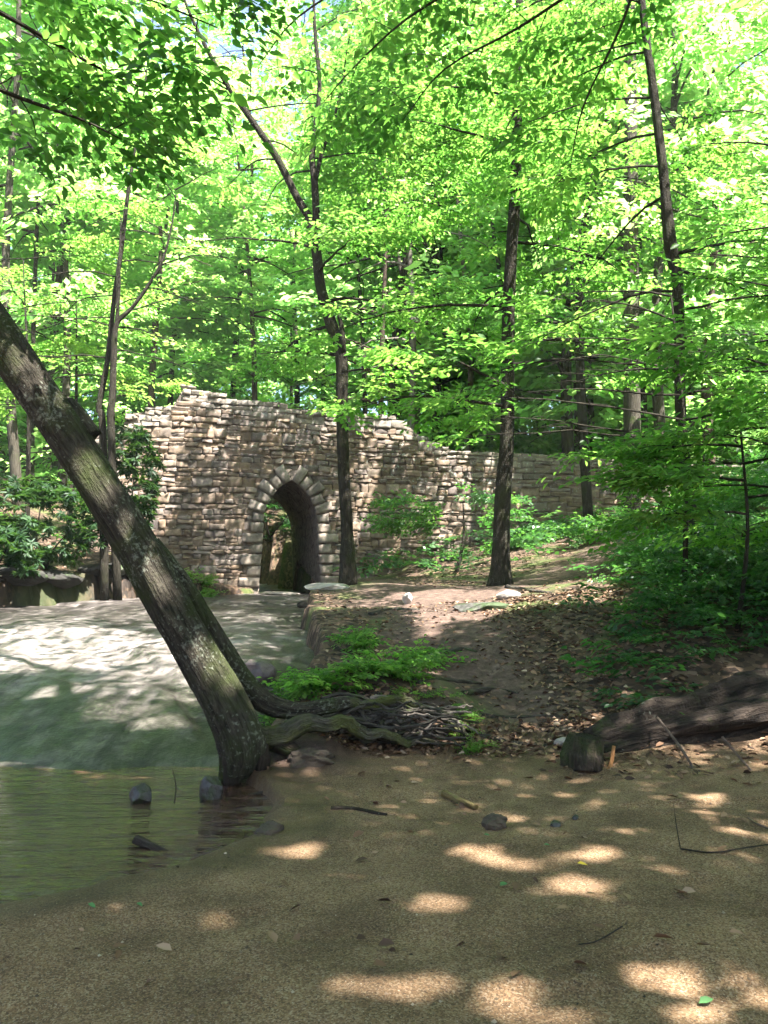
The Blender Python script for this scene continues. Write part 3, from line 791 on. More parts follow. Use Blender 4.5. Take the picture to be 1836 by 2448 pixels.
root_part([(520, 1560), (560, 1592), (610, 1586), (655, 1562), (700, 1566), (745, 1560), (780, 1583), (840, 1588), (875, 1604), (915, 1598), (960, 1608)], 6.45, 7.15, 52, 8, 'root_moss', .45, 1, 18)
root_part([(690, 1530), (740, 1516), (790, 1524), (850, 1512), (905, 1526), (955, 1552), (1000, 1582), (1025, 1612)], 7.0, 7.3, 26, 7, 'root_moss', .3, 2, 12)
root_part([(520, 1600), (503, 1645), (500, 1700)], 6.42, 6.4, 60, 30, 'mud', .25, 3)
root_part([(548, 1600), (566, 1640), (560, 1700)], 6.48, 6.45, 46, 24, 'mud', .25, 4)
root_part([(590, 1600), (640, 1625), (690, 1652)], 6.6, 6.7, 44, 18, 'mud', .3, 5)
root_part([(800, 1508), (870, 1514), (940, 1535), (985, 1560), (1018, 1596)], 7.2, 7.28, 16, 5, 'bark_pale', .2, 6)
rr = np.random.default_rng(5)
for i in range(48):
    x0 = rr.uniform(670, 850); y0 = rr.uniform(1516, 1590); x1 = rr.uniform(860, 1030); y1 = y0 + rr.uniform(-10, 38); y1 = min(y1, 1612)
    n = 5
    pts = [(x0 + (x1 - x0) * k / n + rr.normal(0, 6), y0 + (y1 - y0) * k / n + rr.normal(0, 9)) for k in range(n + 1)]
    a = rr.uniform(7.0, 7.25)
    root_part(pts, a, a + rr.uniform(-.06, .08), rr.uniform(5, 12), rr.uniform(2, 5), 'root' if i % 4 else 'bark_pale', .3, 20 + i, 7)
root_part([(893, 1608), (915, 1580), (945, 1553)], 7.05, 7.08, 8, 6, 'bark_pale', .15, 50, 6)
rg = np.random.default_rng(26)
S = []; tb = Tubes()
for i in range(9):
    q = Pt[-1 - (i % 4)]
    lp = limb_pts(q, rg.uniform(1.2, 5.2), .4, 2.6, rg); tb.add(lp, np.linspace(.05, .01, len(lp)), 6); foliate(tb, S, lp, .05, rg, 6, 1.3, .8)
link('branch', tb.mesh('branch', lb), M['bark_lean'], lean)
link('crown', leaf_mesh('crown', place_sprays(S, TPL, rg), rg, lb, True), M['leaf'], lean)

# --- tall shade trees, mostly out of sight, added to shade sand and slab
def shade_tree(label, x, y, Rr, z0, z1, seed, cull=None, nl=18, grp=None, foot=None, dens=13, thick=1.0):
    rng = np.random.default_rng(seed)
    fx, fy = foot or (x, y)
    g = float(gz(fx, fy))
    P0 = [np.array([fx, fy, g - .1]), np.array([fx * .6 + x * .4 + .1, fy * .6 + y * .4, g + 4]), np.array([x - .1, y + .1, z0]), np.array([x, y + .2, z1 - 1]), np.array([x, y, z1 + 1])]
    ex = []
    for i in range(int(Rr * Rr * dens)):
        a = rng.uniform(0, 2 * PI); r = Rr * math.sqrt(rng.uniform(0, 1)); z = z0 + (z1 - z0) * rng.uniform(0, 1) * (1 - .5 * (r / Rr) ** 2)
        ex.append((x + r * math.cos(a), y + r * math.sin(a), z, a + rng.normal(0, .8), rng.normal(-.1, .25), rng.normal(0, .25), rng.uniform(.9, 1.4)))
    return make_tree(label, [(P0, [.3 * thick, .22 * thick, .18 * thick, .12 * thick, .05 * thick])], rand_limbs(rng, 0, .55, 1, nl, Rr * .8, .1, .7), 'bark_grey', 'leaf', seed, 'shade_tree', grp, False, cull=cull, tpl=TPL, nsub=6, sublen=2.2, sc=1.2, extra=ex)
GS = 'tall trees added outside the view to shade the sandbank'
LS = 'tall broadleaf tree outside the view whose crown shades the sandbank'
shade_tree(LS, 7.0, .0, 6.2, 9, 15, 61, grp=GS)
shade_tree(LS, 10.5, 6.5, 6.5, 9, 16, 62, view_free(14, 120), grp=GS)
shade_tree('tall broadleaf tree whose dark crown fills the upper right corner', 15.0, 13.5, 5.5, 8, 16, 63)
shade_tree(LS, 3.5, -4.5, 5.0, 9, 14, 64, grp=GS)
shade_tree(LS, 2.4, -1.2, 5.2, 7.5, 12.5, 65, grp=GS)
shade_tree(LS, .3, 5.6, 4.6, 9.2, 13.5, 66, view_free(12, -60), grp=GS, foot=(1.6, -3.0), dens=12, thick=.45, nl=9)

# overhanging branches from trees whose trunks stand beside the pool, leaves close to the eye
def overhang(label, base, top, limbs, seed, name, sc=.8, tone=.35):
    P0 = [np.array(base), np.array(base) * .5 + np.array(top) * .5 + np.array([.2, 0, 0]), np.array(top)]
    P0[0][2] = float(gz(base[0], base[1])) - .1
    rng = np.random.default_rng(seed); tb = Tubes(); S = []
    tb.add(smooth_path(P0, 6), np.linspace(.16, .06, 13), 12, .1, seed)
    for pts, nsub, sl in limbs:
        P = smooth_path([pd(*p) for p in pts], 4)
        P = np.vstack([P0[2][None] + (P[0] - P0[2])[None] * np.array([[0], [.5]]), P])
        tb.add(P, np.linspace(.024, .005, len(P)), 7, .05)
        foliate(tb, S, P, .03, rng, nsub, sl, sc, .3, .25)
    b = P0[0]
    root = thing(name, label, 'tree', b)
    link('trunk', tb.mesh('trunk', b), M['bark_dark'], root)
    link('crown', leaf_mesh('crown', place_sprays(S, TPL, rng), rng, b, True, .55, tone, True), M['leaf'], root)
overhang('tree reaching in at the upper left with dark oval leaves hanging near', (-4.2, 3.6, 0), (-3.9, 4.6, 5.6),
         [([(-120, -40, 5.2), (60, 60, 5.6), (220, 150, 6.0), (330, 200, 6.4)], 7, .7), ([(-100, 150, 5.6), (40, 210, 5.8), (180, 260, 6.0), (260, 300, 6.2)], 5, .55), ([(-60, -160, 5.2), (150, -60, 6), (350, 10, 6.6), (470, 60, 7)], 6, .8)], 71, 'overhanging_tree', .66, .25)
overhang('tree reaching in over the top centre with long drooping leafy branches', (4.6, 3.2, 0), (4.0, 5.0, 7.6),
         [([(1250, -160, 8), (1050, -60, 8.6), (880, 40, 9), (760, 150, 9.2), (700, 220, 9.4)], 7, .95), ([(1300, -60, 8), (1120, 60, 8.6), (960, 150, 9), (870, 260, 9.2)], 6, .9), ([(1000, -150, 8), (800, -60, 8.5), (640, 40, 9), (560, 140, 9.3)], 8, .9), ([(1400, -120, 8), (1340, 60, 8.6), (1260, 230, 9), (1230, 370, 9.3)], 5, .7)], 72, 'drooping_tree', .72, .4)

# --- saplings with flat layered sprays on the right
def sapling(label, base_px, Yb, top_px, limbs, seed, bark='bark_dark', leafm='leaf', sc=.6, tone=.45, w=14, group=None, name='sapling'):
    b = pd(*base_px, Yb); b[2] = float(gz(b[0], b[1])) - .06
    t = pd(*top_px, Yb + .2)
    mid = (b + t) / 2 + np.array([.1, 0, 0])
    rng = np.random.default_rng(seed); tb = Tubes(); S = []
    P = smooth_path([b, mid, t], 6); tb.add(P, np.linspace(r_px(w, Yb), .012, len(P)), 8, .08, seed)
    for (f, az, el, L) in limbs:
        q = P[int(f * (len(P) - 1))]
        lp = limb_pts(q, az, el, L, rng, 7, .35); tb.add(lp, np.linspace(.018, .005, len(lp)), 5); foliate(tb, S, lp, .015, rng, 5, .8, sc, .24, .2)
    root = thing(name, label, 'sapling', b, group)
    link('trunk', tb.mesh('trunk', b), M[bark], root)
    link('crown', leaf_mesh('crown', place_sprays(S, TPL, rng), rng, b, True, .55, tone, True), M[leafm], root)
sapling('sapling holding out flat sunlit sprays of leaves before the right wing wall', (1480, 1330), 10.5, (1450, 640),
        [(.5, 3.0, .25, 2.6), (.6, 3.3, .25, 2.9), (.55, 2.9, .3, 3.0), (.68, 2.8, .2, 2.1), (.75, 3.5, .15, 2.0), (.45, 3.5, .2, 1.7), (.85, 3.1, .15, 1.8), (.8, 2.2, .2, 1.6), (.95, 3.6, .2, 1.6), (.7, .2, .2, 1.4), (.9, .6, .2, 1.4), (.6, -.9, .1, 1.4), (1, 2.8, .3, 1.5)], 81)
sapling('sapling with pale glossy leaves at the right edge of the slope', (1590, 1330), 9.0, (1600, 930),
        [(.6, 3.0, .1, 1.0), (.75, 3.4, .1, 1.1), (.85, 2.6, .1, 1.0), (.7, .2, .1, 1.1), (.95, 3.1, .1, 1.0), (.9, -.6, .1, .9), (.55, 1.5, .1, 1.0), (1, .4, .2, .9)], 82, leafm='leaf', sc=.55, tone=.5, w=12)
sapling('tall leafy sapling closing the right edge of the view', (1700, 1300), 9.5, (1720, 330),
        [(.3, 3.0, .2, 1.4), (.4, 3.5, .2, 1.5), (.5, 2.7, .2, 1.6), (.58, 3.3, .2, 1.6), (.66, 2.9, .2, 1.5), (.74, 3.6, .2, 1.4), (.82, 3.0, .2, 1.4), (.9, 2.6, .2, 1.3), (1, 3.2, .3, 1.2), (.62, 2.2, .1, 1.5), (.45, 4.0, .1, 1.4)], 84, tone=.45, sc=.65)
sapling('low sapling spreading flat teal leaves over the wall foot', (985, 1190), 20.0, (1000, 1085),
        [(.7, 3.1, .1, 1.7), (.9, 3.4, .05, 2.0), (.8, 2.6, .1, 1.3), (.9, .2, .1, 1.3), (1, 3.0, .1, 1.8), (1, 5.3, .1, 1.2)], 85, leafm='leaf_under', sc=.6, tone=.7, w=10)
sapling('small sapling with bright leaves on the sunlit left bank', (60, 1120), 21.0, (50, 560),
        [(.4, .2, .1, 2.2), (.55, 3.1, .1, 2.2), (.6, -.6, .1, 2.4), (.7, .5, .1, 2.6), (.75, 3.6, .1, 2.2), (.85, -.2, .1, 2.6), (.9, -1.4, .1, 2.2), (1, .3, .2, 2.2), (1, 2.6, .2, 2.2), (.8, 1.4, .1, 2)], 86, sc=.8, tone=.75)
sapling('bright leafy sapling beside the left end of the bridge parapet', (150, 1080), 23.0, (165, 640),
        [(.5, .2, .1, 2.0), (.6, 3.1, .1, 2.2), (.65, -.6, .1, 2.4), (.7, .5, .1, 2.4), (.8, 3.6, .1, 2.2), (.9, -.2, .1, 2.4), (.95, -1.4, .1, 2.2), (1, .3, .2, 2.2)], 87, sc=.8, tone=.8)

# --- evergreen shrubs of leathery whorled leaves
def rhodo(label, c, rx, ry, rz, n, seed, sc=.34, leafm='leaf_dark'):
    rng = np.random.default_rng(seed); S = []; tb = []
    g = float(gz(c[0], c[1])); base = np.array([c[0], c[1], g - .05])
    for i in range(n):
        v = rng.normal(0, 1, 3); v /= np.linalg.norm(v); v *= rng.uniform(.55, 1) ** .5
        p = np.array([c[0] + v[0] * rx, c[1] + v[1] * ry, c[2] + v[2] * rz])
        if p[2] < g: continue
        S.append((*p, rng.uniform(0, 2 * PI), rng.normal(0, .4), rng.normal(0, .4), sc * rng.uniform(.8, 1.25)))
        if i % 45 == 0: tb.append(Tubes().add(smooth_path([base + rng.normal(0, .15, 3) * [1, 1, 0], (base + p) / 2 + rng.normal(0, .15, 3), p], 4), np.linspace(.035, .01, 9), 6))
    root = thing('evergreen_shrub', label, 'shrub', base)
    for q in tb: link('stem', q.mesh('stem', base), M['bark_dark'], root)
    link('crown', leaf_mesh('crown', place_sprays(S, TPL_W, rng), rng, base, True, .34, .5, False), M[leafm], root)
rhodo('dark evergreen shrub with leathery leaves against the left end of the bridge', (-6.55, 20.4, 4.0), .85, 1.0, 1.6, 250, 91)
rhodo('dark evergreen shrub overhanging the shaded left stream bank', (-8.3, 19.2, 2.9), 1.8, 1.2, 1.1, 300, 92)
rhodo('dark evergreen shrub seen through the arch beyond the bridge', (-4.7, 32.8, 3.2), 2.3, 1.0, 3.0, 620, 93, .34, 'leaf_under')
rhodo('low dark evergreen shrub at the left edge above the waterline rocks', (-8.9, 17.6, 2.0), 1.4, 1.0, .8, 260, 94)

# ------------------------------------------------------------------ the woods behind
def variant(seed, H, nl, Rr):
    rng = np.random.default_rng(seed); tb = Tubes(); S = []
    P = smooth_path([(0, 0, -.5), (rng.normal(0, .15), rng.normal(0, .15), H * .3), (rng.normal(0, .4), rng.normal(0, .4), H * .65), (rng.normal(0, .6), rng.normal(0, .6), H)], 5)
    tb.add(P, np.linspace(.20, .04, len(P)), 9, .1, seed)
    for i in range(nl):
        t = rng.uniform(.22, 1); q = np.array([np.interp(t, np.linspace(0, 1, len(P)), P[:, k]) for k in range(3)])
        lp = limb_pts(q, rng.uniform(0, 2 * PI), rng.uniform(-.1, .5), Rr * (1.15 - .6 * t) * rng.uniform(.7, 1.2), rng, 5)
        tb.add(lp, np.linspace(.05, .012, 5), 4, cap=False); foliate(tb, S, lp, .04, rng, 6, 1.9, 1.25, .25, .15, False)
    S = [q for q in S if rng.random() < .45]
    return tb.mesh('trunk'), S, rng
VAR = []
for k in range(5):
    tm, S, rng = variant(200 + k, [17, 20, 22, 18, 24][k], [24, 28, 30, 26, 30][k], [4.2, 4.6, 4.2, 3.8, 4.4][k])
    arr = place_sprays(S, TPL_S, rng)
    VAR.append((tm, leaf_mesh('crown', arr, rng, (0, 0, 0), False, .6, .55, False), S))

BG = [  # trunks one can tell apart: px of the foot, distance, px width, lean, bark, label
    (826, 900, 29, 13, .0, 'bark_brown', 'slim reddish trunk rising just behind the bridge parapet, right of the forked tree'),
    (850, 900, 31, 22, -.02, 'bark_dark', 'dark trunk behind the parapet between the reddish and the pale one'),
    (878, 900, 30, 15, .01, 'bark_pale', 'pale slim trunk behind the stepped end of the parapet'),
    (786, 890, 34, 12, .0, 'bark_dark', 'thin dark trunk close beside the forked tree, behind the parapet'),
    (940, 980, 33, 20, .03, 'bark_dark', 'first trunk of the dark cluster behind the stepped wall end'),
    (962, 980, 36, 13, -.05, 'bark_dark', 'thin trunk leaning right out of the dark cluster behind the wall'),
    (988, 980, 32, 14, .05, 'bark_pale', 'pale trunk leaning right above the low wing wall'),
    (1005, 985, 38, 12, -.03, 'bark_brown', 'thin brown trunk next to the pale leaning one above the wing wall'),
    (548, 870, 36, 14, .0, 'bark_brown', 'trunk standing behind the bridge above the left shoulder of the arch'),
    (500, 860, 40, 12, .02, 'bark_dark', 'thin distant trunk behind the bridge left of the arch'),
    (330, 850, 33, 16, .0, 'bark_brown', 'brown trunk behind the highest corner of the bridge'),
    (362, 860, 38, 13, .05, 'bark_dark', 'dark trunk leaning away behind the highest corner of the bridge'),
    (45, 1000, 27, 20, .06, 'bark_grey', 'grey trunk at the left edge behind the leaning tree'),
    (70, 1000, 29, 11, .04, 'bark_dark', 'thin trunk paired with the grey one at the left edge'),
    (100, 1000, 33, 18, .01, 'bark_grey', 'grey trunk showing above the bright sunlit foliage at left'),
    (1236, 1110, 30, 27, .01, 'bark_grey', 'broad trunk half hidden by the layered sprays behind the wing wall'),
    (1274, 1140, 23, 20, .0, 'bark_dark', 'short dark trunk before the far end of the wing wall'),
    (1290, 1080, 31, 13, .0, 'bark_dark', 'thin upright trunk beside the broad one behind the wing wall'),
    (1437, 1080, 25, 24, .0, 'bark_grey', 'stout grey trunk between the pale straight trunk and the crooked tree'),
    (1398, 1090, 28, 14, .0, 'bark_dark', 'dark thin trunk tucked behind the pale straight trunk'),
    (1535, 1060, 27, 25, -.03, 'bark_brown', 'brown forked trunk right of the crooked tree'),
    (1500, 1060, 32, 12, .0, 'bark_grey', 'thin grey trunk just right of the crooked tree'),
    (1590, 1050, 33, 14, .03, 'bark_dark', 'dark trunk far up the slope near the right edge'),
    (1060, 990, 36, 12, .0, 'bark_dark', 'thin trunk just left of the straight tree, behind the low wall'),
    (1170, 1020, 36, 16, .0, 'bark_grey', 'grey trunk in the gap right of the straight tree'),
    (640, 860, 42, 13, .0, 'bark_dark', 'thin trunk far behind the top of the arch'),
]
rb = np.random.default_rng(77)
for i, (px, py, Y, w, lean_, bk, lab) in enumerate(BG):
    p = pd(px, py, Y); g = float(land(p[0], p[1]))
    k = i % 5; tm, cm, S = VAR[k]
    root = thing('woodland_tree', lab, 'tree', (p[0], p[1], g - .1), 'trees of the woods behind the bridge')
    s = r_px(w, Y) / .165
    zs = rb.uniform(1.0, 1.35)
    m2 = tm.copy(); m2.materials.clear(); 
    v = np.zeros(len(m2.vertices) * 3, np.float32); m2.vertices.foreach_get('co', v); v = v.reshape(-1, 3)
    m2.update()
    o = link('trunk', m2, M[bk], root); o.rotation_euler = (0, lean_, rb.uniform(0, 6.28)); o.scale = (s, s, zs)
    # slim trunks keep a full-size crown
    if Y < 43 and -9 < p[0] < 7:                       # these stand near the bridge: their crowns leave the same gaps for the sun
        a = o.rotation_euler[2]; cs = min(max(s, .6), 1.0); T = np.array(S); ca, sa = math.cos(a), math.sin(a); b0 = np.array([p[0], p[1], g - .1])
        T[:, :3] = np.stack([(ca * T[:, 0] - sa * T[:, 1]) * cs + lean_ * T[:, 2] * zs, (sa * T[:, 0] + ca * T[:, 1]) * cs, T[:, 2] * zs], 1) + b0
        T[:, 3] += a; T[:, 6] *= max(cs, .8)
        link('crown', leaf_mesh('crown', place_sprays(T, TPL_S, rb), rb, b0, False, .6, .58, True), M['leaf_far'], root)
        continue
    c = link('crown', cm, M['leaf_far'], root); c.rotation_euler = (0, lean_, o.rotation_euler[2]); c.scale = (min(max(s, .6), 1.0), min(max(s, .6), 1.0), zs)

# far wood as one mass
def forest():
    rng = np.random.default_rng(300)
    LV = []; tb = Tubes()
    SS = []
    spots = []
    for i in range(900):
        y = rng.uniform(29, 88); x = rng.uniform(-.62 * y - 4, .62 * y + 4)
        if y < 42 and -10 < x < 0.5: continue
        if x < -4 and rng.random() < .35: continue
        if all((x - a) ** 2 + (y - b) ** 2 > (2.6 + .03 * y) ** 2 for a, b in spots): spots.append((x, y))
        if len(spots) > 150: break
    for (x, y) in spots:
        g = float(land(x, y)); tm, cm, S = VAR[rng.integers(0, 5)]
        S = np.array(S); S = S[rng.random(len(S)) < (.62 if y < 55 else .8)]
        a = rng.uniform(0, 2 * PI); zs = rng.uniform(.9, 1.4); ca, sa = math.cos(a), math.sin(a)
        T = S.copy(); T[:, 0] = x + ca * S[:, 0] - sa * S[:, 1]; T[:, 1] = y + sa * S[:, 0] + ca * S[:, 1]; T[:, 2] = g + S[:, 2] * zs; T[:, 3] += a; T[:, 6] *= 1.2
        SS.append(T)
        tb.add(smooth_path([(x, y, g - .3), (x + rng.normal(0, .3), y, g + 7), (x + rng.normal(0, .6), y, g + 15)], 4), np.linspace(rng.uniform(.1, .2), .05, 9), 7, .08, int(y))
    # understorey
    U = []
    for i in range(420):
        y = rng.uniform(29.5, 75); x = rng.uniform(-.6 * y - 3, .6 * y + 3)
        if y < 42 and abs(x + 5) < 3.5: continue
        if y < 33 and -9.5 < x < 0: continue
        g = float(land(x, y)); h = rng.uniform(1.5, 6.5)
        for j in range(16):
            a = rng.uniform(0, 2 * PI); r = rng.uniform(0, 1.3)
            U.append((x + r * math.cos(a), y + r * math.sin(a), g + h * rng.uniform(.2, 1), a, rng.normal(0, .25), rng.normal(0, .25), rng.uniform(.9, 1.5)))
    for i in range(110):
        x = rng.uniform(1.5, 17); y = rng.uniform(31.5, 38) + .15 * x
        g = float(land(x, y)); h = rng.uniform(2, 7)
        for j in range(14):
            a = rng.uniform(0, 2 * PI); r = rng.uniform(0, 1.3)
            U.append((x + r * math.cos(a), y + r * math.sin(a), g + h * rng.uniform(.15, 1), a, rng.normal(0, .25), rng.normal(0, .25), rng.uniform(.8, 1.3)))
    SS.append(np.array(U))
    arr = place_sprays(np.vstack(SS), TPL_S, rng)
    me = leaf_mesh('forest', arr, rng, (0, 0, 0), False, .62, .58, True)
    tm = tb.mesh('forest_trunks')
    # one object: leaves and distant trunks
    bm = bmesh.new(); 
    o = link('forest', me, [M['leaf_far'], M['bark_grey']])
    tag(o, 'green woods rising on the hillside behind the bridge', 'woods', kind='stuff')
    t = link('forest_trunks', tm, M['bark_grey']); tag(t, 'distant grey stems standing in the hillside woods', 'woods', kind='stuff')
    bm.free()
forest()

# ------------------------------------------------------------------ stone bridge
TOPA = [-6.0, -5.4, -4.9, -4.82, -3.45, -3.4, -3.25, -1.75, .3, 3.05, 3.70, 3.9, 4.3, 4.8, 5.8, 11.2, 16, 22]
TOPZ = [5.3, 5.8, 6.0, 6.35, 6.55, 7.1, 7.2, 6.95, 6.76, 6.74, 6.45, 6.25, 6.05, 5.8, 5.66, 5.55, 5.6, 5.7]
def top_z(a): return np.interp(a, TOPA, TOPZ)
AW, AS, SPR, BASE = .93, .80, 3.22, .85
AR = 1.42
def half_w(z):
    if z <= SPR: return AW + (AS - AW) * (z - 1.2) / (SPR - 1.2)
    h = z - SPR; r2 = AR * AR - h * h
    return math.sqrt(r2) - (AR - AS) if r2 > 0 and math.sqrt(r2) > (AR - AS) else 0.0
APEX = SPR + math.sqrt(AR ** 2 - (AR - AS) ** 2)
RING = .46
def ring_w(z):
    if z <= SPR: return half_w(z) + .26
    r = AR + RING; h = z - SPR
    r2 = r * r - h * h
    return max(0, (math.sqrt(r2) if r2 > 0 else 0) - (AR - AS))
def bw(a, z, n):
    return BO + np.outer(np.atleast_1d(a), BU) + np.outer(np.atleast_1d(n), BN) + np.outer(np.atleast_1d(z), [0, 0, 1])

class Stones:
    def __init__(self): self.V = []; self.Q = []; self.C = []; self.L = []; self.n = 0
    def add(self, corners, depth, col, lich, rng, back=-.014):
        """corners: 4 (a,z) points counter-clockwise"""
        c = np.array(corners, float)
        u = np.array([0, .025, .3, .66, .975, 1.0]); g = len(u)
        U, W = np.meshgrid(u, u)
        A = ((1 - U) * (1 - W))[..., None] * c[0] + (U * (1 - W))[..., None] * c[1] + (U * W)[..., None] * c[2] + ((1 - U) * W)[..., None] * c[3]
        ed = np.ones((g, g)); ed[0] = ed[-1] = 0; ed[:, 0] = ed[:, -1] = 0
        H = back + (depth - back) * ed + ed * rng.normal(0, .012, (g, g)) + ed * (U - .5) * rng.normal(0, .03) + ed * (W - .5) * rng.normal(0, .03)
        inner = np.zeros((g, g)); inner[2:-2, 2:-2] = 1
        H += inner * rng.uniform(-.008, .018)
        A = A + rng.normal(0, .008, A.shape)
        V = bw(A[..., 0].ravel(), A[..., 1].ravel(), H.ravel())
        i = np.arange(g - 1)[:, None] * g + np.arange(g - 1)[None]
        Q = np.stack([i, i + 1, i + g + 1, i + g], -1).reshape(-1, 4) + self.n
        self.V.append(V); self.Q.append(Q); self.n += g * g
        self.C.append(np.tile(np.append(col, 1.0), (g * g, 1))); self.L.append(np.full(g * g, lich))
    def mesh(self, name):
        me = np_mesh(name, np.vstack(self.V) - BO, np.vstack(self.Q), smooth=False)
        attr(me, 'stone', np.vstack(self.C), 'POINT', 'FLOAT_COLOR'); attr(me, 'lichen', np.concatenate(self.L))
        return me
def stone_col(rng, z, a):
    base = [(.31, .245, .185), (.27, .215, .17), (.36, .30, .245), (.25, .21, .185), (.32, .28, .25), (.35, .265, .185), (.22, .19, .175), (.26, .195, .145)]
    w = np.array([3, 3, 2, 2, 2, 1.5, 1.2, 1.5]); c = np.array(base[rng.choice(len(base), p=w / w.sum())]) * rng.uniform(.75, 1.2)
    return c
rs = np.random.default_rng(99)
ST = Stones(); CO = Stones()
z = BASE
row = 0
while z < 7.3:
    h = rs.uniform(.11, .22) if rs.random() < .75 else rs.uniform(.22, .32)
    a = -5.8 + rs.uniform(0, .3)
    def wz(a_, z_): return z_ + .03 * math.sin(a_ * .6 + row * .12) + .012 * math.sin(a_ * 2.3 + z_ * 1.3)
    while a < 21:
        w = rs.uniform(.20, .50) * (1.4 if rs.random() < .15 else 1)
        if a > 6: w *= 1.5
        a1 = a + w
        segs = [(a, a1)]
        zm = z + h / 2
        rw = max(ring_w(z), ring_w(z + h)) if z < APEX + .5 else 0
        if z < APEX + RING and rw > 0:
            rin = rw - .10
            segs = []
            if a < -rin: segs.append((a, min(a1, -rin)))
            if a1 > rin: segs.append((max(a, rin), a1))
        for s0, s1 in segs:
            if s1 - s0 < .07: continue
            mid = (s0 + s1) / 2; tz = float(top_z(mid))
            if z + h * .6 > tz: continue
            gap = .003
            parts = [(z, z + h)]
            if h > .21 and rs.random() < .5:
                q = z + h * rs.uniform(.4, .6); parts = [(z, q), (q, z + h)]
            last = z + h * 1.5 > tz
            for (q0, q1) in parts:
                j = lambda: rs.normal(0, .012)
                cs = [(s0 + gap + j(), wz(s0, q0) + gap + j()), (s1 - gap + j(), wz(s1, q0) + gap + j()), (s1 - gap + j(), wz(s1, q1) - gap + j()), (s0 + gap + j(), wz(s0, q1) - gap + j())]
                tz = float(top_z(mid)); hgt = (q1 - BASE) / max(tz - BASE, .1)
                cs = [(q_, min(w_, float(top_z(q_)) + .015)) for q_, w_ in cs]
                if cs[3][1] - cs[0][1] < .05 or cs[2][1] - cs[1][1] < .05: continue
                lich = max(0, hgt - .55) * 1.4 + (.45 if 3.2 < mid < 8 and q1 > 3.6 else 0) + rs.uniform(-.15, .25)
                c = stone_col(rs, q1, mid)
                if mid < -3.3: c = c * 1.1  # left-end stones painted lighter for the sunlight on them
                if hgt > .93: c = c * .55 + np.array([.40, .40, .37]) * .5
                ST.add(cs, rs.normal(.006, .011), c, float(np.clip(lich, 0, .9)), rs)
        a = a1
    z += h; row += 1
bridge = thing('stone_bridge', 'old fieldstone bridge with a pointed arch and stepped parapet', 'bridge', BO)
link('front_wall', ST.mesh('front_wall'), M['stone'], bridge)

# arch ring of wedge stones
AG = Stones()
th0 = math.acos((AR - AS) / AR)
for side in (-1, 1):
    n = 6
    for i in range(n):
        t0 = th0 * i / n; t1 = th0 * (i + 1) / n
        ro = AR + (RING + .08 if i % 2 else RING - .10); ri = AR
        g = .012
        def pt(r, t):
            x = r * math.cos(t) - (AR - AS); return (side * max(x, .0), SPR + r * math.sin(t))
        cs = [pt(ri, t0 + g), pt(ro, t0 + g), pt(ro, t1 - g), pt(ri, t1 - g)]
        if side < 0: cs = [cs[1], cs[0], cs[3], cs[2]]
        c = np.array([.33, .30, .265]) * rs.uniform(.7, 1.25)
        AG.add(cs, .035 + (.03 if i % 2 else 0) + rs.normal(0, .006), c, .1, rs, -.09)
link('arch_ring', AG.mesh('arch_ring'), M['stone'], bridge)
for side in (-1, 1):
    JB = Stones(); z = 1.0; i = 0
    while z < SPR - .05:
        h = min(rs.uniform(.27, .35), SPR - z)
        if SPR - z - h < .12: h = SPR - z
        L = .62 if i % 2 else .40
        w0, w1 = half_w(z), half_w(z + h); g = .012
        cs = [(side * w0, z + g), (side * (w0 + L), z + g), (side * (w1 + L), z + h - g), (side * w1, z + h - g)]
        if side < 0: cs = [cs[1], cs[0], cs[3], cs[2]]
        JB.add(cs, .04 + (.035 if i % 2 else 0) + rs.normal(0, .006), np.array([.36, .32, .275]) * rs.uniform(.75, 1.15), .1, rs, -.09)
        z += h; i += 1
    link('jamb', JB.mesh('jamb'), M['stone'], bridge)
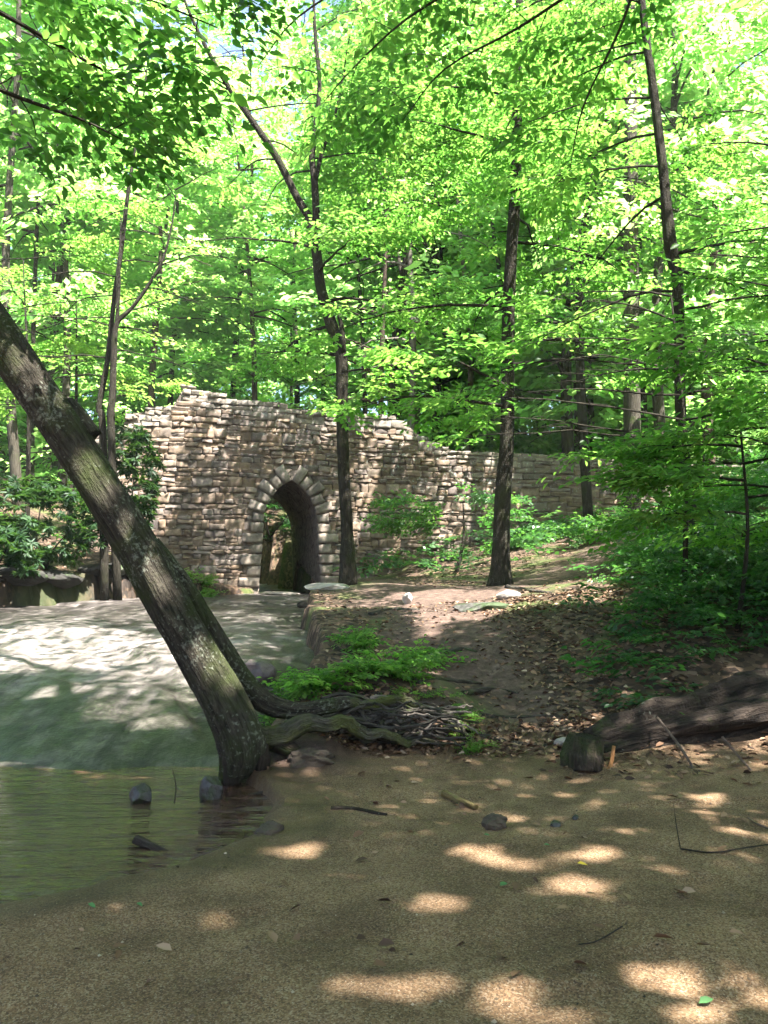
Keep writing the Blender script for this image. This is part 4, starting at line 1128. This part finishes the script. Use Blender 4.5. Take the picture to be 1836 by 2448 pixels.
# rubble body with the vaulted passage
def body():
    A = [a for a in np.linspace(-5.6, 21.6, 80)]
    top = [(a, float(top_z(a)) - .10) for a in A]
    arch = []
    zs = np.linspace(.2, SPR, 8)
    Lf = [(-half_w(max(zz, 1.0)) - .03, zz) for zz in zs]
    arc = []
    for t in np.linspace(0, th0, 10)[1:]:
        arc.append((-max((AR + .03) * math.cos(t) - (AR - AS), .0), SPR + (AR + .03) * math.sin(t)))
    Ra = [(-x, zz) for x, zz in arc[:-1][::-1]]; Rl = [(half_w(max(zz, 1.0)) + .03, zz) for zz in zs[::-1]]
    prof = Lf + arc + Ra + Rl                      # from left foot over the crown to right foot
    bmx = bmesh.new()
    T = 5.0
    def col(a, zz, n): return bmx.verts.new(Vector(bw(a, zz, n)[0] - BO))
    # front and back faces as strips between arch profile / ground and the top line
    for n, flip in ((-.055, False), (-T, True)):
        # outer columns
        def strip(pl, tl):
            lo = [col(a, zz, n) for a, zz in pl]; hi = [col(a, zz, n) for a, zz in tl]
            for i in range(len(lo) - 1):
                f = [lo[i], lo[i + 1], hi[i + 1], hi[i]]
                bmx.faces.new(f[::-1] if flip else f)
        left = [a for a in A if a < -AW - .06] + [-AW - .031]
        right = [AW + .031] + [a for a in A if a > AW + .06]
        strip([(a, .2) for a in left], [(a, float(top_z(a)) - .10) for a in left])
        strip([(a, .2) for a in right], [(a, float(top_z(a)) - .10) for a in right])
        pp = [(-AW - .03, .2)] + prof + [(AW + .03, .2)]
        k = len(prof) // 2
        strip(pp, [(np.interp(i, [0, len(pp) - 1], [-AW - .03, AW + .03]), float(top_z(0)) - .10) for i in range(len(pp))])
    # passage lining, with uneven stone relief
    nn = 24
    grid = []
    for k in range(nn + 1):
        n = -.055 - (T - .055) * k / nn
        rowv = []
        for i, (a, zz) in enumerate(prof):
            e = .05 * (hash2(i * 1.0, k * 1.0, 5) - .5) if 0 < k < nn else 0
            rowv.append(col(a * (1 + e), zz + e * .6, n))
        grid.append(rowv)
    for k in range(nn):
        for i in range(len(prof) - 1):
            bmx.faces.new([grid[k][i], grid[k][i + 1], grid[k + 1][i + 1], grid[k + 1][i]])
    # top and ends
    for a0, a1 in zip(A[:-1], A[1:]):
        z0, z1 = float(top_z(a0)) - .10, float(top_z(a1)) - .10
        bmx.faces.new([col(a0, z0, -.055), col(a1, z1, -.055), col(a1, z1, -T), col(a0, z0, -T)])
    for a in (A[0], A[-1]):
        zz = float(top_z(a)) - .10
        bmx.faces.new([col(a, .2, -.055), col(a, zz, -.055), col(a, zz, -T), col(a, .2, -T)])
    me = bpy.data.meshes.new('body'); bmx.to_mesh(me); bmx.free()
    return me
link('body', body(), M['core'], bridge)

# ------------------------------------------------------------------ rocks, log, sticks
def rock(name, label, c, size, seed, mat, cat='rock', planes=9, sub=4, group=None, rot=0, amp=.10):
    rng = np.random.default_rng(seed)
    b = bmesh.new(); bmesh.ops.create_icosphere(b, subdivisions=sub, radius=1.0)
    V = np.array([v.co for v in b.verts])
    for k in range(planes):
        n = rng.normal(0, 1, 3); n /= np.linalg.norm(n); d = rng.uniform(.66, .92)
        q = V @ n; V = V - np.outer(np.maximum(q - d, 0), n)
    r = fbm(V[:, 0] * 2 + seed, V[:, 1] * 2 + V[:, 2] * 1.3, seed, 4)
    V = V * (1 + amp * 3 * r)[:, None]
    ca, sa = math.cos(rot), math.sin(rot)
    V = V * np.array(size)
    V = np.stack([V[:, 0] * ca - V[:, 1] * sa, V[:, 0] * sa + V[:, 1] * ca, V[:, 2]], 1)
    for v, q in zip(b.verts, V): v.co = q
    me = bpy.data.meshes.new(name); b.to_mesh(me); b.free()
    return tag(link(name, me, M[mat], None, tuple(c)), label, cat, group)
def on(px, py, dz=0.0):
    p = hit(px, py); p = p.copy(); p[2] = float(gz(p[0], p[1])) + dz; return p
c = on(556, 1478); rock('boulder', 'dark purplish cracked boulder lying on the rock slab', c + [0, .1, .10], (.20, .18, .17), 1, 'rock_purple', planes=12)
c = pd(306, 1738, 5.9); rock('rock', 'small black rock standing alone in the pool', (c[0], c[1], .04), (.085, .08, .09), 2, 'rock_wet')
c = pd(455, 1730, 6.0); rock('rock', 'black rock in the pool against the foot of the leaning tree', (c[0], c[1], .05), (.09, .08, .12), 3, 'rock_wet')
c = on(1040, 1318); rock('rock', 'long flat mossy rock lying across the sunlit path', c + [0, .1, .02], (.50, .22, .10), 4, 'rock_mossy', rot=.05)
c = on(880, 1305); rock('rock', 'small upright pale rock at the edge of the path', c + [0, 0, .06], (.09, .08, .12), 5, 'rock_pale')
c = on(1100, 1293); rock('rock', 'pale rounded rock on the path under the straight tree', c + [0, 0, .04], (.20, .14, .10), 6, 'rock_pale')
c = on(702, 1275); rock('rock', 'pale flat rock at the right foot of the arch', c + [.05, 0, .02], (.50, .35, .12), 7, 'rock_pale')
c = on(610, 1283); rock('rock', 'low pale ledge rock before the left foot of the arch', c + [-.2, 0, .0], (.75, .3, .07), 8, 'rock_pale')
c = on(925, 1222); rock('rock', 'brownish rock in the low row below the wing wall', c + [0, 0, .06], (.28, .2, .17), 9, 'rock_mossy')
c = on(975, 1212); rock('rock', 'mossy rock at the right end of the low row below the wing wall', c + [0, 0, .05], (.38, .2, .14), 10, 'rock_mossy')
for i, (px, py, sx, sz, lab) in enumerate([(30, 1288, .8, .26, 'dark mossy boulder at the far left of the waterline'), (120, 1286, .7, .24, 'dark flat boulder second from the left along the waterline'),
                                        (205, 1280, .6, .22, 'dark boulder on the waterline below the shaded bank'), (250, 1262, .34, .22, 'small green mossy boulder beside the trickle'), (285, 1268, .26, .24, 'mossy boulder next to the leaning trunk on the far waterline')]):
    c = on(px, py); rock('boulder', lab, (c[0], c[1] + .2, c[2] + sz * .5), (sx * .9, .45, sz * .95), 30 + i, 'rock_dark' if i < 3 else 'rock_mossy', planes=14, amp=.14)
c = on(640, 1312); rock('rock', 'clod of earth and stones sliding off the path bank', (c[0] + .25, c[1], c[2] + .02), (.25, .2, .12), 40, 'earth', amp=.2)
c = on(585, 1795); rock('mud_clod', 'dark clod of wet mud at the broken edge of the sand', (c[0], c[1], .02), (.10, .09, .07), 41, 'earth', 'mud', amp=.2)
c = on(1068, 1790); rock('mud_clod', 'dark round clod right of the yellowish piece of wood', (c[0], c[1], c[2] + .03), (.075, .07, .055), 42, 'earth', 'mud', amp=.25)
c = on(1200, 1786); rock('stone', 'small dark stone on the damp sand below the stump', (c[0], c[1], c[2] + .01), (.035, .03, .025), 43, 'rock_wet', 'stone', sub=3)
c = on(1243, 1771); rock('stone', 'smallest dark stone on the damp sand nearer the stump', (c[0], c[1], c[2] + .01), (.026, .024, .02), 44, 'rock_wet', 'stone', sub=3)
c = on(1215, 1610); rock('stone', 'pale stone on the path edge left of the stump', (c[0], c[1], c[2] + .02), (.07, .06, .05), 45, 'rock_pale', 'stone', sub=3)
c = on(665, 1655); rock('mud_clod', 'brown lump of sandy earth under the roots of the leaning tree', (c[0], c[1] + .08, c[2] + .02), (.20, .14, .085), 46, 'earth', 'mud', amp=.32)

def stick(name, label, pts, w0, w1, mat, cat='stick', drop=None, seed=0, seg=8, rough=.12, lift=0.0, fork=None, group=None):
    """pts: (px, py, Y) or world points laid on the ground when Y is None"""
    P = []
    for q in pts:
        if q[2] is None:
            p = on(q[0], q[1], lift); P.append(p)
        else: P.append(pd(*q))
    P = smooth_path(P, 5); Y = P[:, 1].mean()
    t = Tubes(); o = P[0].copy(); t.add(P, [r_px(x, Y) for x in np.linspace(w0, w1, len(P))], seg, rough, seed)
    if fork:
        for (f, dx, dy, dz, L) in fork:
            q = P[int(f * (len(P) - 1))]; t.add(smooth_path([q, q + np.array([dx, dy, dz]) * L * .5 + [0, .01, 0], q + np.array([dx, dy, dz]) * L], 3), np.linspace(r_px(w1, Y), r_px(w1, Y) * .4, 7), 5)
    return tag(link(name, t.mesh(name, o), M[mat], None, tuple(o)), label, cat, group)
stick('driftwood', 'dark driftwood stick lying half in the pool edge', [(292, 1812, 4.95), (325, 1828, 4.92), (370, 1846, 4.88), (432, 1853, 4.88)], 22, 12, 'twig', 'driftwood', seed=1)
stick('twig', 'thin forked black twig on the wet sand at the pool edge', [(135, 1905, None), (200, 1893, None), (300, 1885, None), (385, 1880, None)], 6, 3, 'twig', 'twig', lift=.01, fork=[(.3, .3, .2, .15, .35), (.5, -.2, .1, .5, .22), (.7, .3, .3, .2, .2), (.2, .5, .7, .3, .3)])
stick('twig', 'tangled black twig sticking up from the water before the driftwood', [(185, 1890, None), (240, 1860, None), (290, 1848, None), (345, 1850, None)], 6, 3, 'twig', 'twig', lift=.03, fork=[(.4, .1, .1, .9, .28), (.6, -.4, .1, .6, .2), (.8, .2, .1, .7, .25), (.5, .5, -.2, .2, .25)])
stick('twig', 'small upright black twig beside the lone rock in the pool', [(376, 1735, 5.75), (380, 1700, 5.75), (372, 1660, 5.75)], 4, 2, 'twig', 'twig')
stick('stick', 'grey bare stick at the water under the leaning tree', [(535, 1722, 6.1), (580, 1712, 6.15), (640, 1716, 6.2)], 12, 6, 'twig', seed=3)
stick('stick', 'pale slanting stick among the wet debris under the leaning tree', [(600, 1770, 5.8), (625, 1735, 5.95), (648, 1712, 6.1)], 9, 5, 'twig_pale', seed=4)
stick('stick', 'brown stick lying in the hollow under the leaning tree roots', [(560, 1695, 6.5), (620, 1684, 6.55), (690, 1676, 6.6)], 10, 6, 'twig', seed=5)
stick('stick', 'short black stick at the sand edge beside the driftwood', [(470, 1842, 4.95), (520, 1838, 4.95), (575, 1832, 5.0)], 9, 5, 'twig', seed=6)
stick('stick', 'brown half buried stick on the sandbank', [(715, 1750, None), (765, 1748, None), (835, 1764, None)], 12, 8, 'rotten', seed=7, lift=.0)
stick('wood_piece', 'yellowish piece of old wood lying alone on the sand', [(958, 1722, None), (990, 1736, None), (1028, 1752, None)], 16, 11, 'wood_yellow', 'wood', lift=.02, seed=8)
for i, (pts, lab) in enumerate([([(960, 1412, None), (1000, 1405, None), (1030, 1410, None)], 'short exposed root crossing the upper path'), ([(1000, 1500, None), (1060, 1490, None), (1120, 1500, None)], 'long exposed root crossing the path behind the mound'),
                              ([(1010, 1580, None), (1080, 1600, None), (1160, 1612, None), (1210, 1608, None)], 'thick dark root along the path left of the stump'), ([(1020, 1545, None), (1090, 1552, None), (1180, 1548, None)], 'dark root half buried in leaves on the path'),
                              ([(900, 1480, None), (960, 1470, None), (1040, 1478, None)], 'thin root crossing the path beside the green plant'), ([(800, 1330, None), (850, 1318, None), (905, 1318, None)], 'root on the path next to the small upright rock'),
                              ([(1095, 1270, None), (1140, 1276, None), (1190, 1283, None)], 'root spreading right from the straight tree')]):
    stick('path_root', lab, pts, 14, 6, 'root', 'root', lift=.0, seed=10 + i, rough=.25)
# fallen log
def log():
    root = thing('fallen_log', 'rotting dark fallen log lying on the right bank', 'log', pd(1330, 1640, 6.9))
    o = np.array(root.location); t = Tubes()
    P = [pd(1272, 1622, 6.95), pd(1320, 1608, 6.95), pd(1400, 1590, 7.0), pd(1500, 1562, 7.05), pd(1600, 1535, 7.1), pd(1700, 1505, 7.2), pd(1850, 1465, 7.35), pd(2050, 1420, 7.6)]
    t.add(smooth_path(P, 10), smooth_vals([r_px(w, 7) for w in (70, 96, 104, 116, 122, 124, 122, 120)], 10), 44, .75, 3)
    link('trunk', t.mesh('trunk', o), M['rotten'], root)
    for i, (pts, w0, w1, m) in enumerate([([(1310, 1622), (1345, 1640), (1390, 1636), (1440, 1622)], 30, 44, 'rotten'), ([(1385, 1640), (1425, 1655), (1470, 1628)], 40, 20, 'bark_brown'), ([(1440, 1640), (1530, 1620), (1640, 1590)], 34, 30, 'rotten')]):
        t = Tubes(); Q = smooth_path([pd(x, y, 6.85 + .1 * k) for k, (x, y) in enumerate(pts)], 6)
        t.add(Q, [r_px(w, 6.9) for w in np.linspace(w0, w1, len(Q))], 14, .45, 60 + i); link('bark_slab', t.mesh('bark_slab', o), M[m], root)
log()
def stump():
    P = [pd(1262, 1690, 6.55), pd(1262, 1672, 6.58), pd(1262, 1640, 6.6), pd(1264, 1606, 6.62), pd(1266, 1590, 6.62)]
    b = P[0].copy(); b[2] = float(gz(b[0], b[1])) - .03; P[0] = b
    t = Tubes(); Q = smooth_path(P, 6)
    def fl(L, th): return (1 - (.35 * np.maximum(0, vnoise(th * 2.2, L * 0, 9) - .45) * (L > .2))) * 1 + .14 * np.cos(th * 4 + 1) * math.exp(-L / .1) + (.25 * (vnoise(th * 1.5, L * 9, 3) - .5))
    t.add(Q, [r_px(w, 6.6) for w in np.interp(np.linspace(0, 1, len(Q)), [0, .25, .6, 1], [94, 86, 78, 64])], 36, .38, 8, flare=fl)
    root = thing('stump', 'small moss-covered stump at the low end of the fallen log', 'stump', b)
    link('trunk', t.mesh('trunk', b), M['stump'], root)
stump()
stick('stick', 'broken stick with an orange tip leaning by the stump', [(1326, 1612, 6.55), (1322, 1640, 6.5), (1316, 1660, 6.46), (1300, 1682, 6.4)], 8, 9, 'wood_orange', seed=30)
stick('bare_twig', 'long bare twig leaning against the fallen log', [(1420, 1550, 6.8), (1470, 1615, 6.5), (1515, 1690, 6.2), (1535, 1740, None)], 6, 5, 'twig_pale', 'twig', fork=[(.55, -.25, -.1, .12, .28)])
stick('bare_twig', 'bare twig standing in front of the log near the right edge', [(1560, 1592, 6.4), (1610, 1650, 6.2), (1665, 1710, 6.0)], 6, 4, 'twig_pale', 'twig')
stick('bare_twig', 'crooked bare twig arching over the sunlit sand', [(1560, 1668, 6.2), (1580, 1730, 5.9), (1620, 1772, None), (1680, 1800, None)], 5, 4, 'twig_pale', 'twig', fork=[(.35, .3, -.05, -.05, .25), (.5, -.3, 0, -.12, .25), (.7, .2, -.1, -.1, .2)])
stick('bare_twig', 'thin dark twig lying across the sand at the right edge', [(1470, 1840, None), (1540, 1850, None), (1600, 1838, None), (1668, 1828, None)], 4, 3, 'twig', 'twig', lift=.012, fork=[(.05, -.05, .2, .9, .25)])
stick('bare_twig', 'small dark twig on the open sand', [(1250, 2050, None), (1290, 2040, None), (1345, 2010, None)], 3, 3, 'twig', 'twig', lift=.008)

# ------------------------------------------------------------------ low plants, leaves on the ground, grains
def ground_plant(label, spots, n, sc0, sc1, seed, leafm='leaf_under', name='green_plant', tone=.6, cat='plant'):
    rng = np.random.default_rng(seed); S = []
    cs = [hit(x, y) for x, y, _, _ in spots]
    b = cs[0].copy()
    for (x, y, rx, h), c in zip(spots, cs):
        for i in range(int(n)):
            a = rng.uniform(0, 2 * PI); r = rx * math.sqrt(rng.random()); p = np.array([c[0] + r * math.cos(a), c[1] + r * .8 * math.sin(a), 0]); p[2] = float(gz(p[0], p[1]))
            hh = h * rng.uniform(.3, 1)
            q = p + np.array([rng.normal(0, .06), rng.normal(0, .06), hh])
            for m in range(3): S.append((*(p + (q - p) * rng.uniform(.5, 1)), rng.uniform(0, 2 * PI), rng.normal(.05, .25), rng.normal(0, .25), rng.uniform(sc0, sc1)))
    o = link(name, leaf_mesh(name, place_sprays(S, TPL_F, rng), rng, b, True, .6, tone, False), M[leafm], None, tuple(b))
    tag(o, label, cat)
ground_plant('bright green leafy plant on the bank behind the root mound', [(790, 1470, .34, .26), (850, 1465, .28, .22), (775, 1410, .14, .34), (700, 1488, .22, .12), (640, 1498, .2, .06), (910, 1435, .22, .10)], 15, .20, .34, 51, 'leaf', tone=.55)
ground_plant('low green plants at the foot of the bridge wall right of the arch', [(800, 1240, .9, .45), (860, 1225, 1.0, .5), (920, 1200, 1.0, .8), (960, 1185, .9, 1.0)], 22, .45, .7, 52, 'leaf_under', tone=.8)
ground_plant('green plants at the sunlit foot of the bridge left of the arch', [(400, 1265, .5, .25), (430, 1272, .4, .2)], 18, .3, .45, 53, 'leaf', tone=.7)
ground_plant('green weeds growing over the right end of the root mound', [(1010, 1585, .12, .08), (985, 1540, .16, .05), (1025, 1622, .08, .05), (880, 1522, .15, .04)], 14, .07, .13, 54, 'leaf', tone=.75)
ground_plant('low green cover on the slope between the straight tree and the wall', [(1130, 1180, .9, .4), (1180, 1160, 1.1, .5), (1240, 1150, 1.2, .5), (1300, 1165, 1.0, .6)], 24, .45, .7, 55, 'leaf_under', tone=.7)

def undergrowth():
    rng = np.random.default_rng(401); S = []
    n = 0
    while n < 1750:
        y = rng.uniform(7.2, 21); x = rng.uniform(.5, .52 * y + 1.5)
        px = x / y
        dens = (.25 + .75 * ss(-.15, .15, fbm(x * .9, y * .9, 51))) * ss(.22, .38, px + .14 * fbm(x * .7, y * .7, 50)) * ss(7.0, 8.4, y - .25 * (x - 2.5))
        dpt = float(min(pl_dist(np.array(x), np.array(y), PATH), 9))
        dens *= ss(.7, 1.6, dpt)
        if rng.random() > dens: 
            n += .25; continue
        g = float(gz(x, y)); h = rng.uniform(.1, .85) * (.55 + .012 * y) * (1 + .5 * float(ss(.34, .46, px)))
        for m in range(3):
            S.append((x + rng.normal(0, .15), y + rng.normal(0, .15), g + h * rng.uniform(.4, 1), rng.uniform(0, 2 * PI), rng.normal(.0, .22), rng.normal(0, .22), rng.uniform(.26, .5)))
        n += 1
    arr = place_sprays(S, TPL_F, rng)
    o = link('undergrowth', leaf_mesh('undergrowth', arr, rng, (0, 0, 0), True, .6, .45, False), M['leaf_under'])
    tag(o, 'dense low leafy undergrowth covering the shaded right slope', 'undergrowth', kind='stuff')
    # cover on the forest floor farther off
    S = []
    for i in range(1500):
        y = rng.uniform(17, 34); x = rng.uniform(-18, 18)
        if stream_d(x, y) > -.8: continue
        a = (np.array([x, y, 0]) - BO) @ BU; nn = (np.array([x, y, 0]) - BO) @ BN
        if -6 < nn < .3 and -10 < a < 22: continue
        if min(float(pl_dist(np.array(x), np.array(y), PATH)), float(pl_dist(np.array(x), np.array(y), PATH2))) < 1.2 or (x < 1.6 and y < 21 and x > -3): continue
        if -8 < x < -4 and 20 < y < 24: continue
        g = float(gz(x, y))
        S.append((x, y, g + rng.uniform(.1, .8), rng.uniform(0, 2 * PI), rng.normal(0, .2), rng.normal(0, .2), rng.uniform(.6, 1.1)))
    o = link('undergrowth', leaf_mesh('undergrowth', place_sprays(S, TPL_F, rng), rng, (0, 0, 0), False, .6, .5, False), M['leaf_under'])
    tag(o, 'green plants scattered over the forest floor around the bridge', 'undergrowth', kind='stuff')
undergrowth()

def litter():
    rng = np.random.default_rng(402)
    P = []
    def scatter(n, x0, x1, y0, y1, dens):
        x = rng.uniform(x0, x1, n); y = rng.uniform(y0, y1, n)
        k = (rng.random(n) < dens(x, y)) & (stream_d(x, y) < -.05)
        P.append(np.stack([x[k], y[k], gz(x[k], y[k]) + rng.uniform(.004, .03, k.sum())], 1))
    pw = lambda x, y: np.minimum(pl_dist(x, y, PATH), pl_dist(x, y, PATH2))
    scatter(9000, .9, 6.5, 6.0, 12, lambda x, y: ss(.35, 1.0, pw(x, y)) * ss(6.0, 7.0, y + .3 * (x - 1.5) + fbm(x * 2, y * 2, 3)) * (1 - .75 * ss(.30, .45, x / y)))
    scatter(3500, -1, 2.2, 7.0, 12.5, lambda x, y: .25 + .6 * ss(.0, .25, fbm(x * 2, y * 2, 4)))
    scatter(2600, -.9, 1.9, 6.6, 7.6, lambda x, y: ss(6.8, 7.1, y + .5 * fbm(x * 3, y * 3, 5)) * .8)
    scatter(900, 1.6, 4.5, 5.6, 6.8, lambda x, y: .5 * ss(5.9, 6.5, y + .2 * (x - 2)))
    scatter(420, -1.5, 3.2, 3, 6.6, lambda x, y: .15 + .5 * ss(.0, .25, fbm(x * 1.2, y * 1.5, 66)))
    scatter(3500, -2, 7, 12, 22, lambda x, y: .5 * ss(.5, 1.2, pw(x, y)))
    scatter(2500, -14, -3, 17, 24, lambda x, y: .7 + 0 * x)
    P = np.vstack(P); n = len(P)
    az = rng.uniform(0, 2 * PI, n); D = np.stack([np.cos(az), np.sin(az), rng.normal(0, .25, n)], 1); D /= np.linalg.norm(D, axis=1)[:, None]
    NN = np.stack([rng.normal(0, .45, n), rng.normal(0, .45, n), np.ones(n)], 1)
    me = leaf_mesh('leaf_litter', (P, D, NN, rng.uniform(.028, .085, n), rng.normal(0, .26, n)), rng, (0, 0, 0), True, .6, .45, False)
    tag(link('leaf_litter', me, M['litter']), 'brown dry leaves covering the path edges and bank', 'leaf litter', kind='stuff')
litter()

def grains():
    rng = np.random.default_rng(403)
    n = 30000
    y = 2.5 + 4.6 * rng.random(n) ** 1.5; x = rng.uniform(-.55, .55, n) * y * 1.02
    k = (stream_d(x, y) < .1) & ~((y > 6.4) & (x > 2)); x = x[k]; y = y[k]; n = len(x)
    P = np.stack([x, y, gz(x, y)], 1)
    r = rng.uniform(.0012, .0034, n) * (1 + 2.2 * (rng.random(n) < .012))
    O = np.array([(1, 0, 0), (0, 1, 0), (-1, 0, 0), (0, -1, 0), (0, 0, .8), (0, 0, -.6)])
    V = P[:, None] + r[:, None, None] * (O[None] * rng.uniform(.6, 1.4, (n, 6, 1)))
    b = np.arange(n)[:, None, None] * 6
    T = (b + np.array([(0, 1, 4), (1, 2, 4), (2, 3, 4), (3, 0, 4)])[None]).reshape(-1, 3)
    me = np_mesh('gravel', V.reshape(-1, 3), None, T, False); attr(me, 'tone', np.repeat(np.clip(rng.normal(.5, .27, n), 0, 1), 4), 'FACE')
    tag(link('gravel', me, M['gravel']), 'coarse sand grains and grit on the sandbank', 'gravel', kind='stuff')
grains()

def fallen_leaf(label, px, py, L, mat, seed):
    rng = np.random.default_rng(seed); c = on(px, py, .012)
    a = rng.uniform(-.6, .6); D = np.array([[math.cos(a), math.sin(a), .05]])
    me = leaf_mesh('fallen_leaf', (np.zeros((1, 3)), D, np.array([[.1, -.25, 1.0]]), np.array([L * .62]), np.zeros(1)), rng, (0, 0, 0), True, .6, .5, False)
    tag(link('fallen_leaf', me, M[mat], None, tuple(c)), label, 'leaf')
fallen_leaf('yellow fallen leaf between two sunlit patches of sand', 1247, 1872, .09, 'leaf_yellow', 1)
fallen_leaf('green fallen leaf on the sand near the pool edge', 190, 1962, .075, 'leaf_fresh', 2)
fallen_leaf('green fallen leaf right of its neighbour near the pool edge', 295, 1957, .07, 'leaf_fresh', 3)
fallen_leaf('green fallen leaf in the middle of the sand above the dark patch', 1080, 1922, .09, 'leaf_fresh', 4)
fallen_leaf('large pale green leaf on the sand in the lower right corner', 1510, 2178, .11, 'leaf_fresh', 5)
fallen_leaf('small green leaf on the sand below the yellowish wood', 1045, 1808, .06, 'leaf_fresh', 6)
fallen_leaf('small green leaf on the damp sand below the stump', 1175, 1830, .06, 'leaf_fresh', 7)
fallen_leaf('dry brown curled leaf on the damp sand left of the dark stones', 1150, 1785, .09, 'litter', 8)

def veil_haze():  # added volume that imitates a pale lens veil over the distance
    m, nt = new_mat('veil_haze_vol')
    v = N(nt, 'ShaderNodeVolumePrincipled', {'Color': (.92, .96, .92), 'Density': .0006, 'Anisotropy': .3}).outputs[0]
    N(nt, 'ShaderNodeOutputMaterial', {'Volume': v})
    b = bmesh.new(); bmesh.ops.create_cube(b, size=1.0)
    for q in b.verts: q.co = Vector((q.co.x * 260, 65 + q.co.y * 240, 25.0 + q.co.z * 62))
    me = bpy.data.meshes.new('veil_haze'); b.to_mesh(me); b.free()
    tag(link('veil_haze', me, m), 'added thin haze imitating lens veil over the far trees', 'veil_haze', kind='stuff')
veil_haze()

# ------------------------------------------------------------------ light, sky, camera
W = bpy.data.worlds.new('World'); SC.world = W; W.use_nodes = True
nt = W.node_tree; nt.nodes.clear()
sky = nt.nodes.new('ShaderNodeTexSky'); sky.sky_type = 'NISHITA'; sky.sun_disc = False
sky.sun_elevation = math.asin(SUN[2]); sky.sun_rotation = math.atan2(SUN[0], SUN[1])
sky.dust_density = 2.0
bg = N(nt, 'ShaderNodeBackground', {'Color': sky.outputs[0], 'Strength': .065})
N(nt, 'ShaderNodeOutputWorld', {'Surface': bg.outputs[0]})
sl = bpy.data.lights.new('sun', 'SUN'); sl.energy = 5.0; sl.angle = math.radians(.53); sl.color = (1, .95, .90)
so = bpy.data.objects.new('sun', sl); COL.objects.link(so)
so.rotation_euler = Vector(SUN).to_track_quat('Z', 'Y').to_euler()
cam = bpy.data.cameras.new('camera'); co = bpy.data.objects.new('camera', cam); COL.objects.link(co)
cam.sensor_fit = 'VERTICAL'; cam.sensor_height = 24; cam.sensor_width = 18; cam.lens = F / 2448 * 24; cam.clip_end = 500
co.location = CAM; co.rotation_euler = (PI / 2 + PITCH, 0, 0)
SC.camera = co
vs = SC.view_settings; SC.display_settings.display_device = 'sRGB'
vs.view_transform = 'Standard'; vs.look = 'None'; vs.exposure = 3.0; vs.gamma = 1; vs.use_curve_mapping = False
SC.render.engine = 'CYCLES'
cy = SC.cycles
cy.max_bounces = 7; cy.diffuse_bounces = 5; cy.glossy_bounces = 2; cy.transmission_bounces = 3; cy.transparent_max_bounces = 4
cy.caustics_reflective = False; cy.caustics_refractive = False
cy.sample_clamp_indirect = 6; cy.use_adaptive_sampling = True; cy.adaptive_threshold = .02
cy.use_denoising = True
